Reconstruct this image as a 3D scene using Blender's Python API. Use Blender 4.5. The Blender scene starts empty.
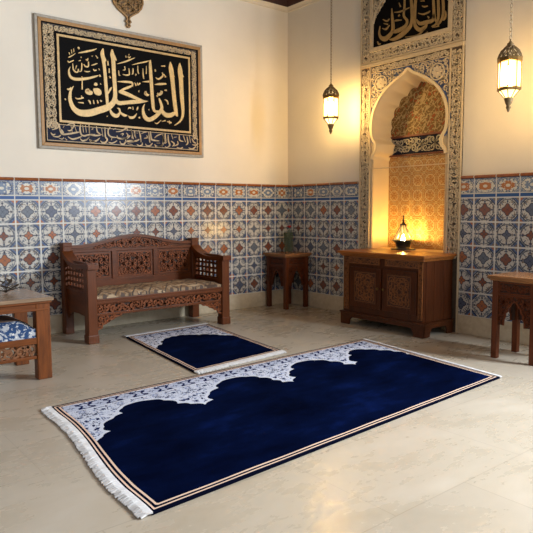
import bpy, bmesh, math, random
import numpy as np
from mathutils import Vector, Matrix
S = bpy.context.scene
COL = S.collection
R = random.Random(7)
PI = math.pi

# ---------------------------------------------------------------- camera
yaw, pitch, roll = math.radians(38.930), math.radians(-5.389), math.radians(-0.26)
Fv = Vector((math.sin(yaw)*math.cos(pitch), math.cos(yaw)*math.cos(pitch), math.sin(pitch)))
Rv = Vector((math.cos(yaw), -math.sin(yaw), 0)); Uv = Rv.cross(Fv)
R2 = Rv*math.cos(roll) + Uv*math.sin(roll); U2 = -Rv*math.sin(roll) + Uv*math.cos(roll)
cd = bpy.data.cameras.new('camera'); cam = bpy.data.objects.new('camera', cd); COL.objects.link(cam)
m4 = Matrix((R2, U2, -Fv)).transposed().to_4x4(); m4.translation = Vector((-5.010, -5.769, 1.179))
cam.matrix_world = m4
cd.sensor_width = 36; cd.lens = 606.85/533*36; cd.clip_start = .05
S.camera = cam

# ---------------------------------------------------------------- light
w = bpy.data.worlds.new('world'); S.world = w; w.use_nodes = True
w.node_tree.nodes['Background'].inputs[0].default_value = (.55, .72, 1, 1)
w.node_tree.nodes['Background'].inputs[1].default_value = .5
def area(name, loc, rot, sx, sy, power, color, spread=PI):
    l = bpy.data.lights.new(name, 'AREA'); l.shape = 'RECTANGLE'; l.size = sx; l.size_y = sy
    l.energy = power; l.color = color; l.spread = spread
    o = bpy.data.objects.new(name, l); COL.objects.link(o); o.location = loc; o.rotation_euler = rot; return o
# daylight through the courtyard opening in the right wall; the front and side lamps are added fill
area('courtyard_daylight', (.06, -5.45, 2.27), (0, math.radians(90), 0), 1.65, 1.4, 570, (.86, .93, 1))
area('front_fill', (-2.6, -7.45, 1.9), (math.radians(90), 0, 0), 4.0, 2.4, 42, (.90, .95, 1))
area('side_fill', (-6.95, -4.2, 1.9), (0, math.radians(-90), 0), 2.4, 3.0, 12, (.92, .96, 1))
S.view_settings.view_transform = 'Standard'; S.view_settings.look = 'None'
S.view_settings.gamma = 1; S.view_settings.use_curve_mapping = False
S.view_settings.exposure = 0.06
LANTERN_GLASS, LANTERN_BULB, BURNER_FLAME = 5.0, 640, 1250
WARM = (1, .60, .20)

# ---------------------------------------------------------------- shader helpers
def lin(r, g, b):
    f = lambda c: c/12.92 if c <= .04045 else ((c+.055)/1.055)**2.4
    return (f(r/255), f(g/255), f(b/255), 1)
class X:
    """a scalar socket with arithmetic"""
    def __init__(s, nt, k): s.nt, s.k = nt, k
    def op(s, o, *a):
        n = s.nt.nodes.new('ShaderNodeMath'); n.operation = o
        for i, q in enumerate((s,)+a):
            if isinstance(q, X): s.nt.links.new(q.k, n.inputs[i])
            else: n.inputs[i].default_value = q
        return X(s.nt, n.outputs[0])
    def __add__(s, o): return s.op('ADD', o)
    __radd__ = __add__
    def __mul__(s, o): return s.op('MULTIPLY', o)
    __rmul__ = __mul__
    def __sub__(s, o): return s.op('SUBTRACT', o)
    def __rsub__(s, o): return (s*-1)+o
    def __truediv__(s, o): return s.op('DIVIDE', o)
    def __lt__(s, o): return s.op('LESS_THAN', o)
    def __gt__(s, o): return s.op('GREATER_THAN', o)
    def abs(s): return s.op('ABSOLUTE')
    def fract(s): return s.op('FRACT')
    def floor(s): return s.op('FLOOR')
    def sqrt(s): return s.op('SQRT')
    def sin(s): return s.op('SINE')
    def mn(s, o): return s.op('MINIMUM', o)
    def mx(s, o): return s.op('MAXIMUM', o)
    def inv(s): return 1-s
class Mat:
    def __init__(s, name, rough=.5, spec=.5):
        s.m = bpy.data.materials.new(name); s.m.use_nodes = True; s.nt = s.m.node_tree
        s.b = s.nt.nodes['Principled BSDF']; s.b.inputs['Roughness'].default_value = rough
        s.b.inputs['Specular IOR Level'].default_value = spec
    def node(s, t, **kw):
        n = s.nt.nodes.new(t)
        for k, v in kw.items(): setattr(n, k, v)
        return n
    def coord(s, kind='Object'):
        return s.node('ShaderNodeTexCoord').outputs[kind]
    def sep(s, vec):
        n = s.node('ShaderNodeSeparateXYZ'); s.nt.links.new(vec, n.inputs[0])
        return [X(s.nt, o) for o in n.outputs]
    def comb(s, a, b, c=0.0):
        n = s.node('ShaderNodeCombineXYZ')
        for i, q in enumerate((a, b, c)):
            if isinstance(q, X): s.nt.links.new(q.k, n.inputs[i])
            else: n.inputs[i].default_value = q
        return n.outputs[0]
    def scale(s, vec, v):
        n = s.node('ShaderNodeMapping'); s.nt.links.new(vec, n.inputs[0]); n.inputs['Scale'].default_value = v
        return n.outputs[0]
    def noise(s, vec, scale, detail=3, rough=.5, dist=0):
        n = s.node('ShaderNodeTexNoise'); s.nt.links.new(vec, n.inputs['Vector'])
        n.inputs['Scale'].default_value = scale; n.inputs['Detail'].default_value = detail
        n.inputs['Roughness'].default_value = rough; n.inputs['Distortion'].default_value = dist
        return X(s.nt, n.outputs[0])
    def white(s, vec):
        n = s.node('ShaderNodeTexWhiteNoise'); s.nt.links.new(vec, n.inputs['Vector'])
        return X(s.nt, n.outputs['Value'])
    def voro(s, vec, scale, feature='F1'):
        n = s.node('ShaderNodeTexVoronoi', feature=feature); s.nt.links.new(vec, n.inputs['Vector'])
        n.inputs['Scale'].default_value = scale
        return X(s.nt, n.outputs['Distance'])
    def mix(s, f, a, b):
        n = s.node('ShaderNodeMix', data_type='RGBA'); n.clamp_factor = True
        if isinstance(f, X): s.nt.links.new(f.k, n.inputs[0])
        else: n.inputs[0].default_value = f
        for i, q in ((6, a), (7, b)):
            if isinstance(q, tuple): n.inputs[i].default_value = q
            else: s.nt.links.new(q, n.inputs[i])
        return n.outputs[2]
    def ramp(s, f, stops):
        n = s.node('ShaderNodeValToRGB'); s.nt.links.new(f.k, n.inputs[0]); e = n.color_ramp.elements
        while len(e) < len(stops): e.new(.5)
        for q, (p, c) in zip(e, stops): q.position = p; q.color = c
        return n.outputs[0]
    def color(s, c):
        if isinstance(c, tuple): s.b.inputs['Base Color'].default_value = c
        else: s.nt.links.new(c, s.b.inputs['Base Color'])
        return s
    def rough(s, x): s.nt.links.new(x.k, s.b.inputs['Roughness']); return s
    def bump(s, x, strength=.3, dist=.01):
        n = s.node('ShaderNodeBump'); n.inputs['Strength'].default_value = strength; n.inputs['Distance'].default_value = dist
        s.nt.links.new(x.k, n.inputs['Height']); s.nt.links.new(n.outputs[0], s.b.inputs['Normal']); return s

def plain(name, c, rough=.5, metal=0, nscale=30, var=.15, spec=.5):
    M = Mat(name, rough, spec); M.b.inputs['Metallic'].default_value = metal
    n = M.noise(M.coord(), nscale, 4)
    d = tuple(x*(1-var) for x in c[:3])+(1,); l = tuple(min(1, x*(1+var)) for x in c[:3])+(1,)
    return M.color(M.ramp(n, [(.3, d), (.7, l)]))
def wood(name, c, axis, rough=.38, var=.45):
    M = Mat(name, rough, .3); v = [14, 14, 14]; v[axis] = 1.2
    co = M.coord(); n = M.noise(M.scale(co, v), 3.0, 5, .6, .6); f = M.noise(M.scale(co, [q*6 for q in v]), 3.0, 2)
    d = tuple(x*(1-var) for x in c[:3])+(1,); l = tuple(x*(1+var*.7) for x in c[:3])+(1,)
    M.color(M.mix((f-.35)*.8, M.ramp(n, [(.28, d), (.5, c), (.72, l)]), d))
    return M.bump(f, .12, .003)

# ---------------------------------------------------------------- tile materials
def grout_tile(name, gain=1.0):
    M = Mat(name, .12); u, v, _ = M.sep(M.coord('UV'))
    fu = u.fract()-.5; fv = v.fract()-.5; ax = fu.abs(); ay = fv.abs()
    idn = M.white(M.comb(u.floor(), v.floor(), 3.3)); id2 = M.white(M.comb(u.floor(), v.floor(), 9.1))
    hi = ax.mx(ay); lo = ax.mn(ay); d1 = ax+ay
    r2 = ax*ax+ay*ay; r = r2.sqrt(); c4 = 1-(ax*ax*ay*ay*8)/(r2*r2+.00001)
    Wt = lin(204, 202, 194); Bl = lin(46, 80, 130); Nv = lin(36, 44, 66); Or = lin(170, 98, 50); Br = lin(128, 68, 40); Gy = lin(104, 114, 128)
    par = ((v.floor()*.5).fract()*2)                                        # rows alternate: star, cross
    sc = M.noise(M.comb(hi, lo, id2*3), 12, 2, .5)                          # symmetric scribble
    col = M.mix((sc > .57)*(r > .2), Wt, M.mix(id2 > .55, Gy, lin(122, 106, 92)))
    leaf = ((hi-.335).abs()*1.0+lo*1.5) < .07; col = M.mix(leaf, col, M.mix(id2 > .4, Nv, lin(74, 92, 128)))
    col = M.mix((lo < .02)*(hi < .36)*((r > .3).mx(par)), col, Nv)
    petal = (((ax-ay).abs() < .035)*(r > .27)*(r < .44)); col = M.mix(petal, col, Gy)
    cc = (.5-ax)+(.5-ay); corner = d1 > .665
    col = M.mix((r > .40)*(sc > .5), col, Gy); col = M.mix((r-.405).abs() < .014, col, M.mix(id2 > .5, Gy, Nv))
    ccol = M.mix(M.noise(M.comb(hi, lo, id2*2), 20, 1) > .6, Bl, lin(134, 146, 166)); ccol = M.mix((cc < .2)*(cc > .085), ccol, M.mix(idn > .35, Or, lin(120, 104, 92)))
    col = M.mix(corner, col, ccol); col = M.mix((d1-.665).abs() < .026, col, Nv)
    sr = .205-par*.06+c4*.04; star = r < sr
    scol = M.mix(idn > .40, M.mix(idn > .2, Gy, lin(82, 92, 116)), M.mix(id2 > .5, Or, Br)); scol = M.mix(M.noise(M.comb(hi, lo, 8.0), 26, 1) > .58, scol, Nv)
    col = M.mix(star, col, scol); col = M.mix((r-sr).abs() < .018, col, Nv)
    col = M.mix(.08, col, lin(120, 122, 124))
    g = hi > .468; col = M.mix(g, col, lin(212, 212, 206))
    blur = M.noise(M.coord('UV'), 1.7, 2); col = M.mix((blur-.4)*.55, col, lin(150, 150, 148))
    if gain != 1: col = M.mix(1-gain, col, (0, 0, 0, 1))
    M.color(col); n = M.noise(M.coord('UV'), 9, 2)
    M.rough(n*.12+.16+g*.35); M.bump(n*.25+g.inv(), .25, .004)
    return M.m
def border_tile(name):
    M = Mat(name, .12); u, v, _ = M.sep(M.coord('UV'))
    fu = u.fract()-.5; ax = fu.abs(); ay = (v-.58).abs()
    idn = M.white(M.comb(u.floor(), 2.0, 1.7))
    Wt = lin(206, 203, 190); Bl = lin(44, 84, 146); Nv = lin(36, 48, 78); Or = lin(170, 108, 58); Gy = lin(112, 128, 150)
    e = (ax*ax*5.0+ay*ay*8.2); sc = M.noise(M.comb(ax, ay, idn*3), 11, 2)
    col = M.mix(sc > .52, Wt, M.mix(idn > .5, Gy, lin(88, 106, 136))); col = M.mix((e > 1.15)*(sc < .48), col, lin(58, 84, 126))
    col = M.mix((e < .34+(sc-.5)*1.2), col, M.mix(idn > .36, Or, Gy)); col = M.mix(((e-.95+(sc-.5)*1.0).abs() < .07), col, Nv); col = M.mix(e < .05, col, Wt)
    col = M.mix(v < .19, col, lin(38, 80, 138)); col = M.mix((v-.215).abs() < .025, col, Wt); col = M.mix(v > .965, col, Nv)
    g = (ax > .478).mx(v < .025); col = M.mix(g, col, lin(200, 200, 194)); M.color(col)
    n = M.noise(M.coord('UV'), 9, 2); M.rough(n*.12+.16+g*.35); M.bump(n*.25+g.inv(), .25, .004)
    return M.m
def trim_tile(name):
    M = Mat(name, .14); u, v, _ = M.sep(M.coord('UV')); ax = (u.fract()-.5).abs()
    n = M.noise(M.coord('UV'), 5, 3); col = M.ramp(n, [(.3, lin(112, 58, 26)), (.7, lin(158, 92, 46))])
    M.color(M.mix(ax > .48, col, lin(190, 186, 176))); return M.m
def niche_tile(name):  # tan pattern, made lighter and yellower to carry the lamp's glow
    M = Mat(name, .6, .3); u, v, _ = M.sep(M.coord('UV'))
    ax = (u.fract()-.5).abs(); ay = (v.fract()-.5).abs(); hi = ax.mx(ay); lo = ax.mn(ay); r = (ax*ax+ay*ay).sqrt()
    sc = M.noise(M.comb(hi, lo, 1.0), 15, 2); sw = M.noise(M.coord('UV'), 2.3, 2)
    col = M.mix(sc > .5, lin(196, 166, 112), lin(158, 106, 54)); col = M.mix(sw > .55, col, M.mix(sc > .56, lin(176, 124, 64), lin(206, 176, 124)))
    star = hi.mx((ax+ay)*.7071); col = M.mix((star-.36).abs() < .035, col, lin(206, 184, 140)); col = M.mix((star-.40).abs() < .012, col, lin(120, 88, 56))
    col = M.mix((ax-ay).abs() < .03, col, lin(200, 178, 132)); col = M.mix(star < .13, col, M.mix(sc > .5, lin(150, 92, 44), lin(186, 150, 96)))
    col = M.mix((hi > .482), col, lin(176, 152, 108)); M.color(col); return M.m
def lunette_tile(name):
    M = Mat(name, .65, .3); u, v, _ = M.sep(M.coord('UV'))
    wob = M.noise(M.coord('UV'), 3.2, 2); vec = M.comb(u+wob*.7, v+wob*.7, 0.0)
    d = M.voro(vec, 3.6, 'DISTANCE_TO_EDGE'); f = M.voro(vec, 3.6); s = M.noise(M.coord('UV'), 11, 2)
    col = M.mix(f < .3, lin(116, 88, 46), lin(152, 72, 34)); col = M.mix(s > .58, col, lin(100, 84, 50))
    col = M.mix(d < .07, col, lin(170, 148, 104)); M.color(col); return M.m

# ---------------------------------------------------------------- other materials
def plaster(name, c):
    M = Mat(name, .75, .3); co = M.coord(); n = M.noise(co, 1.3, 5, .6); f = M.noise(co, 22, 3)
    d = tuple(x*.93 for x in c[:3])+(1,)
    return M.color(M.ramp(n, [(.35, d), (.65, c)])).bump(f, .06, .004)
def floor_mat():
    M = Mat('travertine', .3, .5); co = M.coord('Object')
    n = M.noise(M.scale(co, (1, 1.6, 1)), 1.6, 7, .62, .5); f = M.noise(M.scale(co, (1, 2.2, 1)), 9, 5, .6, .3)
    x, y, z = M.sep(co); sx, sy = .92, .62
    row = (y/sy).floor(); ux = x/sx+row*.5
    gx = (ux.fract()-.5).abs(); gy = ((y/sy).fract()-.5).abs()
    g = (gx > .5-.0022/sx*1.2).mx(gy > .5-.0022/sy*1.2); tid = M.white(M.comb(ux.floor(), row, 1.0))
    col = M.ramp(n*.7+f*.3, [(.26, lin(158, 146, 126)), (.45, lin(174, 163, 144)), (.58, lin(183, 173, 156)), (.75, lin(193, 186, 173))])
    col = M.mix(tid*.3, col, lin(166, 158, 144)); col = M.mix((f-.45)*.5, col, lin(150, 138, 116))
    col = M.mix(g*.45, col, lin(136, 124, 106)); M.color(col)
    M.rough(n*.25+f*.12+.10); M.bump(f*.1+g.inv(), .06, .003); return M.m
def base_mat():
    M = Mat('limestone', .55, .4); co = M.coord(); n = M.noise(co, 3, 6, .65, .8); f = M.noise(co, 26, 3)
    return M.color(M.ramp(n*.7+f*.3, [(.3, lin(176, 160, 130)), (.55, lin(204, 192, 166)), (.75, lin(216, 206, 184))])).bump(f, .1, .004)
def rug_mat():
    M = Mat('navy_prayer_rug_pile', .95, 0); u, v, _ = M.sep(M.coord('UV'))
    A = lambda n: (lambda q: X(M.nt, q.outputs['Fac']))(M.node('ShaderNodeAttribute', attribute_name=n))
    lace, e, st = A('lace'), A('rim'), A('far')                      # metres from the lace edge, from the rug edge, from the far edge
    navy = M.ramp(M.noise(M.scale(M.coord('UV'), (1, 1.8, 1)), 2.0, 5, .6), [(.32, lin(1, 2, 14)), (.55, lin(3, 9, 36)), (.72, lin(7, 20, 62))])
    fine = M.noise(M.coord('UV'), 160, 1); navy = M.mix((fine-.4)*.6, navy, lin(2, 3, 14))
    pale = lin(196, 202, 216); ink = lin(26, 32, 72); mid = lin(120, 134, 170)
    # mirrored motif field so the lace reads as repeated flowers
    mu = ((u/.245).fract()-.5).abs()*.245; vec = M.comb(mu, v, 0.0)
    n1 = M.noise(vec, 30, 2, .5, .5); n3 = M.noise(vec, 17, 1, .5, .8); v1 = M.voro(vec, 19, 'DISTANCE_TO_EDGE'); f1 = M.voro(vec, 19)
    lc = M.mix(n1 > .55, pale, ink); lc = M.mix((n3-.5).abs() < .022, lc, mid); lc = M.mix((f1 < .2)*(f1 > .1), lc, ink); lc = M.mix(f1 < .06, lc, mid); lc = M.mix(v1 < .035, lc, pale)
    lc = M.mix(lace < .022, lc, pale)
    # border band along the far edge
    bu = ((u/.18).fract()-.5).abs()*.18; bvec = M.comb(bu, (st-.12).abs(), 4.0); n2 = M.noise(bvec, 30, 1, .5, .3)
    lb = M.mix(n2 > .49, lin(176, 184, 204), ink); band = (st > .07)*(st < .17)
    lc = M.mix(band, lc, lb); lc = M.mix((st-.176).abs() < .008, lc, pale)
    col = M.mix(lace > 0.0, navy, lc)
    cream = lin(214, 186, 164)
    dark = lin(8, 10, 26)
    col = M.mix(e < .048, col, dark); col = M.mix((e-.044).abs() < .0055, col, cream); col = M.mix((e-.021).abs() < .0045, col, cream)
    M.color(col); M.b.inputs['Sheen Weight'].default_value = .02; M.b.inputs['Sheen Tint'].default_value = (.2, .35, 1, 1); M.b.inputs['Sheen Roughness'].default_value = .4
    M.bump(fine, .3, .002); return M.m
def kilim_mat():
    M = Mat('woven_kilim', .9, .2); x, y, z = M.sep(M.coord('Object'))
    a = (x/.17).fract()-.5; b = (y/.2).fract()-.5; d = a.abs()+b.abs(); n = M.noise(M.coord(), 24, 3); m = M.noise(M.scale(M.coord(), (1, 2.5, 1)), 9, 3)
    col = M.mix(n > .5, lin(156, 134, 108), lin(128, 104, 80)); col = M.mix(((d-.42).abs() < .05), col, lin(84, 74, 68)); col = M.mix((d < .12), col, lin(96, 84, 78))
    col = M.mix(m > .62, col, lin(180, 160, 132)); col = M.mix((m < .38), col, lin(84, 68, 58))
    return M.color(col).bump(n, .4, .004)
def blue_cloth():
    M = Mat('blue_floral_cloth', .9, .2); co = M.coord(); n = M.noise(co, 24, 3, .6, 1.2); s = M.voro(co, 26)
    col = M.mix(n > .53, lin(46, 72, 112), lin(176, 180, 186)); col = M.mix((s < .2), col, lin(206, 206, 206)); M.color(col).bump(n, .3, .004)
    T = Mat('striped_grey_cloth', .9, .2); co = T.coord(); n = T.noise(co, 15, 3, .55, 1.0); k = T.noise(T.scale(co, (1, 6, 1)), 4, 2)
    top = T.mix(k > .5, lin(112, 112, 118), lin(138, 110, 92)); top = T.mix(n > .6, top, lin(66, 68, 80)); T.color(top).bump(n, .3, .004)
    return M, T
def glass_mat(name, col, mixf, rough=.1):
    m = bpy.data.materials.new(name); m.use_nodes = True; nt = m.node_tree; b = nt.nodes['Principled BSDF']; out = nt.nodes['Material Output']
    b.inputs['Base Color'].default_value = col; b.inputs['Roughness'].default_value = rough
    t = nt.nodes.new('ShaderNodeBsdfTransparent'); mx = nt.nodes.new('ShaderNodeMixShader'); mx.inputs[0].default_value = mixf
    t.inputs[0].default_value = tuple(.5+.5*c for c in col[:3])+(1,)
    nt.links.new(t.outputs[0], mx.inputs[1]); nt.links.new(b.outputs[0], mx.inputs[2]); nt.links.new(mx.outputs[0], out.inputs[0]); return m
def lamp_glass(name, col, strength, see):
    m = bpy.data.materials.new(name); m.use_nodes = True; nt = m.node_tree; nt.nodes.remove(nt.nodes['Principled BSDF']); out = nt.nodes['Material Output']
    e = nt.nodes.new('ShaderNodeEmission'); e.inputs[0].default_value = col+(1,); e.inputs[1].default_value = strength
    t = nt.nodes.new('ShaderNodeBsdfTransparent'); mx = nt.nodes.new('ShaderNodeMixShader'); mx.inputs[0].default_value = 1-see
    nt.links.new(t.outputs[0], mx.inputs[1]); nt.links.new(e.outputs[0], mx.inputs[2]); nt.links.new(mx.outputs[0], out.inputs[0]); return m
def emit(name, col, strength):
    m = bpy.data.materials.new(name); m.use_nodes = True; b = m.node_tree.nodes['Principled BSDF']
    b.inputs['Emission Color'].default_value = col+(1,); b.inputs['Emission Strength'].default_value = strength; return m

M_WALL = plaster('cream_plaster', lin(228, 221, 206)).m; M_WALL2 = plaster('tan_plaster', lin(150, 128, 100)).m
M_CEIL = wood('dark_ceiling_wood', lin(96, 66, 44), 0, .6).m
M_FLOOR = floor_mat(); M_BASE = base_mat()
M_TILE = grout_tile('painted_wall_tile'); M_BORD = border_tile('painted_border_tile'); M_TRIM = trim_tile('brown_trim_tile')
M_NICHE = niche_tile('lamplit_ochre_tile'); M_LUN = lunette_tile('rust_floral_tile')
M_COVE = plaster('cream_cove', lin(222, 210, 188)).m
M_FRZ = plain('dark_painted_frieze', lin(64, 34, 26), .6); M_FRZ2 = plain('frieze_gilding', lin(176, 142, 92), .6)
BENCH = lin(97, 50, 20); WX, WY, WZ = (wood('brown_wood_'+a, BENCH, i).m for i, a in enumerate('xyz'))
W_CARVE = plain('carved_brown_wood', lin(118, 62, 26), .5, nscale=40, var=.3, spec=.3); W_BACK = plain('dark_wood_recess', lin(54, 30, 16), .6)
CAB = lin(78, 39, 17); CX, CY, CZ = (wood('dark_red_wood_'+a, CAB, i, .3).m for i, a in enumerate('xyz'))
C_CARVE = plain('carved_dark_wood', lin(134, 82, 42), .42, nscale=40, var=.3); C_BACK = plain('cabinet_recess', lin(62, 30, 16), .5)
C_TOP = wood('lamplit_top_wood', lin(156, 94, 42), 1, .3).m  # lighter than the cabinet wood, with the lamp's glow put into the colour
STO = lin(94, 45, 17); SX, SZ = wood('stool_wood_x', STO, 0).m, wood('stool_wood_z', STO, 2).m
TAB = lin(112, 60, 22); TX, TZ = wood('table_wood_x', TAB, 0).m, wood('table_wood_z', TAB, 2, .4, .6).m
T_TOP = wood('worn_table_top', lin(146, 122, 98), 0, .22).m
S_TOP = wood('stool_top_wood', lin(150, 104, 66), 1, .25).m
M_GOLD = plain('gold_lettering', lin(216, 184, 120), .5, 0, 40, .12); M_GOLDLINE = plain('gold_line', lin(196, 164, 108), .5)
M_GOLDRIM = plain('ochre_gilt_edge', lin(158, 118, 66), .5); M_BLACK = plain('black_field', lin(9, 9, 10), .7, spec=.08); M_NAVYF = plain('navy_field', lin(24, 30, 52), .65, spec=.15)
M_PALE = plain('pale_edge', lin(158, 152, 140), .6); M_VINE = plain('beige_vine', lin(184, 162, 126), .6); M_VGROUND = plain('dark_vine_ground', lin(66, 58, 54), .7)
M_STUC = plain('carved_stucco', lin(210, 194, 164), .7, var=.1); M_STUCG = plain('stucco_ground', lin(84, 70, 56), .8, var=.2)
M_SPB = plain('spandrel_blue', lin(82, 94, 124), .6, var=.2); M_ARCH = plaster('arch_plaster', lin(236, 216, 174)).m
M_STUC2 = plain('plain_stucco', lin(200, 182, 150), .7, var=.08); M_LET2 = plain('dull_gold_lettering', lin(150, 122, 74), .55)
M_BRASS = plain('aged_brass', lin(120, 92, 48), .38, .8, 60, .3); M_IRON = plain('dark_bronze', lin(112, 92, 60), .45, .3, 60, .3)
M_BURN = plain('dark_pewter', lin(74, 70, 62), .3, .7, 50, .25)
M_FRINGE = plain('white_fringe', lin(214, 214, 214), .95, var=.1, spec=.1); M_RUG = rug_mat(); M_KIL = kilim_mat(); M_BLUE = blue_cloth()
M_LGLASS = lamp_glass('glowing_amber_glass', (1, .74, .30), LANTERN_GLASS, .45); M_BULB = emit('lit_bulb', (1, .61, .20), LANTERN_BULB)
M_BGLASS = lamp_glass('glowing_burner_glass', (1, .66, .20), 1.0, .6); M_FLAME = emit('flame', (1, .57, .13), BURNER_FLAME)
M_VASE = glass_mat('clear_green_glass', (.40, .45, .32, 1), .12); M_LEAF = plain('leaf_green', lin(92, 104, 56), .6, var=.3); M_RED = plain('red_petal', lin(190, 30, 34), .6)
M_DRY = plain('dried_leaf', lin(58, 46, 34), .7, var=.4); M_ORN = plain('bronze_filigree', lin(150, 116, 70), .45, .2, 60, .3)

# ---------------------------------------------------------------- mesh helpers
class MB:
    def __init__(s): s.v, s.f, s.mi, s.uv = [], [], [], {}
    def face(s, idx, mi=0, uv=None):
        if uv: s.uv[len(s.f)] = uv
        s.f.append(tuple(idx)); s.mi.append(mi)
    def add(s, vs, fs, mi=0):
        o = len(s.v); s.v += [tuple(p) for p in vs]
        for f in fs: s.face([i+o for i in f], mi)
        return s
    def box(s, x0, x1, y0, y1, z0, z1, mi=0):
        x0, x1 = sorted((x0, x1)); y0, y1 = sorted((y0, y1)); z0, z1 = sorted((z0, z1))
        vs = [(x, y, z) for z in (z0, z1) for y in (y0, y1) for x in (x0, x1)]
        return s.add(vs, [(0, 2, 3, 1), (4, 5, 7, 6), (0, 1, 5, 4), (2, 6, 7, 3), (0, 4, 6, 2), (1, 3, 7, 5)], mi)
    def prism(s, poly, mp, c0, c1, mi=0, back=True):
        n = len(poly); vs = [mp(a, b, c0) for a, b in poly]+[mp(a, b, c1) for a, b in poly]
        fs = [tuple(range(n, 2*n))]+([tuple(range(n-1, -1, -1))] if back else [])+[(i, (i+1) % n, n+(i+1) % n, n+i) for i in range(n)]
        return s.add(vs, fs, mi)
    def ribbon(s, pts, mp, c0, c1, mi=0, width=None):
        """flat raised stroke along (a, b, width) points"""
        P = [Vector(p[:2]) for p in pts]; n = len(P)
        if n < 2: return s
        vs = []
        for i in range(n):
            t = (P[min(i+1, n-1)]-P[max(i-1, 0)]); t = t.normalized() if t.length > 1e-9 else Vector((1, 0))
            nn = Vector((-t.y, t.x)); h = (width if width else pts[i][2])/2
            l, r = P[i]+nn*h, P[i]-nn*h
            vs += [mp(l.x, l.y, c0), mp(r.x, r.y, c0), mp(r.x, r.y, c1), mp(l.x, l.y, c1)]
        fs = []
        for i in range(n-1):
            a, b = 4*i, 4*i+4
            fs += [(a+3, a+2, b+2, b+3), (a, a+3, b+3, b), (a+2, a+1, b+1, b+2), (a+1, a, b, b+1)]
        e = 4*(n-1); fs += [(0, 1, 2, 3), (e+3, e+2, e+1, e)]
        return s.add(vs, fs, mi)
    def tube(s, pts, r, n=8, mi=0, cap=True):
        P = [Vector(p) for p in pts]; k = len(P); rr = r if isinstance(r, (list, tuple)) else [r]*k; vs = []
        for i in range(k):
            t = (P[min(i+1, k-1)]-P[max(i-1, 0)]).normalized(); u = t.orthogonal().normalized() if abs(t.z) < .95 else Vector((1, 0, 0))
            u = (u-t*u.dot(t)).normalized(); w_ = t.cross(u)
            vs += [tuple(P[i]+(u*math.cos(2*PI*j/n)+w_*math.sin(2*PI*j/n))*rr[i]) for j in range(n)]
        fs = [(i*n+j, i*n+(j+1) % n, (i+1)*n+(j+1) % n, (i+1)*n+j) for i in range(k-1) for j in range(n)]
        if cap: fs += [tuple(range(n-1, -1, -1)), tuple(range((k-1)*n, k*n))]
        return s.add(vs, fs, mi)
    def lathe(s, prof, cx=0, cy=0, n=24, mi=0, square=None):
        vs = []
        for r, z in prof:
            for j in range(n): vs.append((cx+r*math.cos(2*PI*(j+.5)/n), cy+r*math.sin(2*PI*(j+.5)/n), z))
        k = len(prof); fs = [(i*n+j, i*n+(j+1) % n, (i+1)*n+(j+1) % n, (i+1)*n+j) for i in range(k-1) for j in range(n)]
        if prof[0][0] > 1e-6: fs.append(tuple(range(n-1, -1, -1)))
        if prof[-1][0] > 1e-6: fs.append(tuple(range((k-1)*n, k*n)))
        return s.add(vs, fs, mi)
    def build(s, name, mats, parent=None, bevel=0, smooth=False, loc=None):
        me = bpy.data.meshes.new(name); me.from_pydata(s.v, [], s.f)
        for m in (mats if isinstance(mats, (list, tuple)) else [mats]): me.materials.append(m.m if isinstance(m, Mat) else m)
        me.polygons.foreach_set('material_index', s.mi)
        if s.uv:
            L = me.uv_layers.new(name='UVMap')
            for fi, us in s.uv.items():
                for li, q in zip(me.polygons[fi].loop_indices, us): L.data[li].uv = q
        bm = bmesh.new(); bm.from_mesh(me); bmesh.ops.recalc_face_normals(bm, faces=bm.faces); bm.to_mesh(me); bm.free()
        if smooth: me.shade_smooth() if hasattr(me, 'shade_smooth') else None
        o = bpy.data.objects.new(name, me); COL.objects.link(o)
        if parent: o.parent = parent
        if loc: o.location = loc
        if smooth:
            me.set_sharp_from_angle(angle=math.radians(40))
        if bevel:
            b = o.modifiers.new('bevel', 'BEVEL'); b.width = bevel; b.segments = 2; b.limit_method = 'ANGLE'; b.angle_limit = math.radians(50)
        return o
def tag(o, label=None, cat=None, group=None, kind=None):
    for k, v in (('label', label), ('category', cat), ('group', group), ('kind', kind)):
        if v: o[k] = v
    return o
def empty(name, loc, label, cat, group=None):
    o = bpy.data.objects.new(name, None); COL.objects.link(o); o.location = loc; o.empty_display_size = .1
    return tag(o, label, cat, group)
def copy_tree(o, parent=None):
    c = o.copy(); COL.objects.link(c); c.parent = parent
    for ch in o.children: copy_tree(ch, c)
    return c
def struct(name, mb, mats, **kw):
    o = mb.build(name, mats, **kw); o['kind'] = 'structure'; return o
onL = lambda a, b, c: (a, -c, b)            # on the left wall: a = x, b = z, c = out of the wall
onR = lambda a, b, c: (-c, a, b)            # on the right wall: a = y, b = z
def bez(pts, per=6):
    """Catmull-Rom through (x, y, w) points"""
    out = []; n = len(pts)
    if n < 3: return pts
    for i in range(n-1):
        p = [pts[max(i-1, 0)], pts[i], pts[i+1], pts[min(i+2, n-1)]]
        for k in range(per):
            t = k/per
            out.append(tuple(.5*((2*p[1][q])+(-p[0][q]+p[2][q])*t+(2*p[0][q]-5*p[1][q]+4*p[2][q]-p[3][q])*t*t+(-p[0][q]+3*p[1][q]-3*p[2][q]+p[3][q])*t**3) for q in range(len(p[1]))))
    return out+[pts[-1]]
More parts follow.
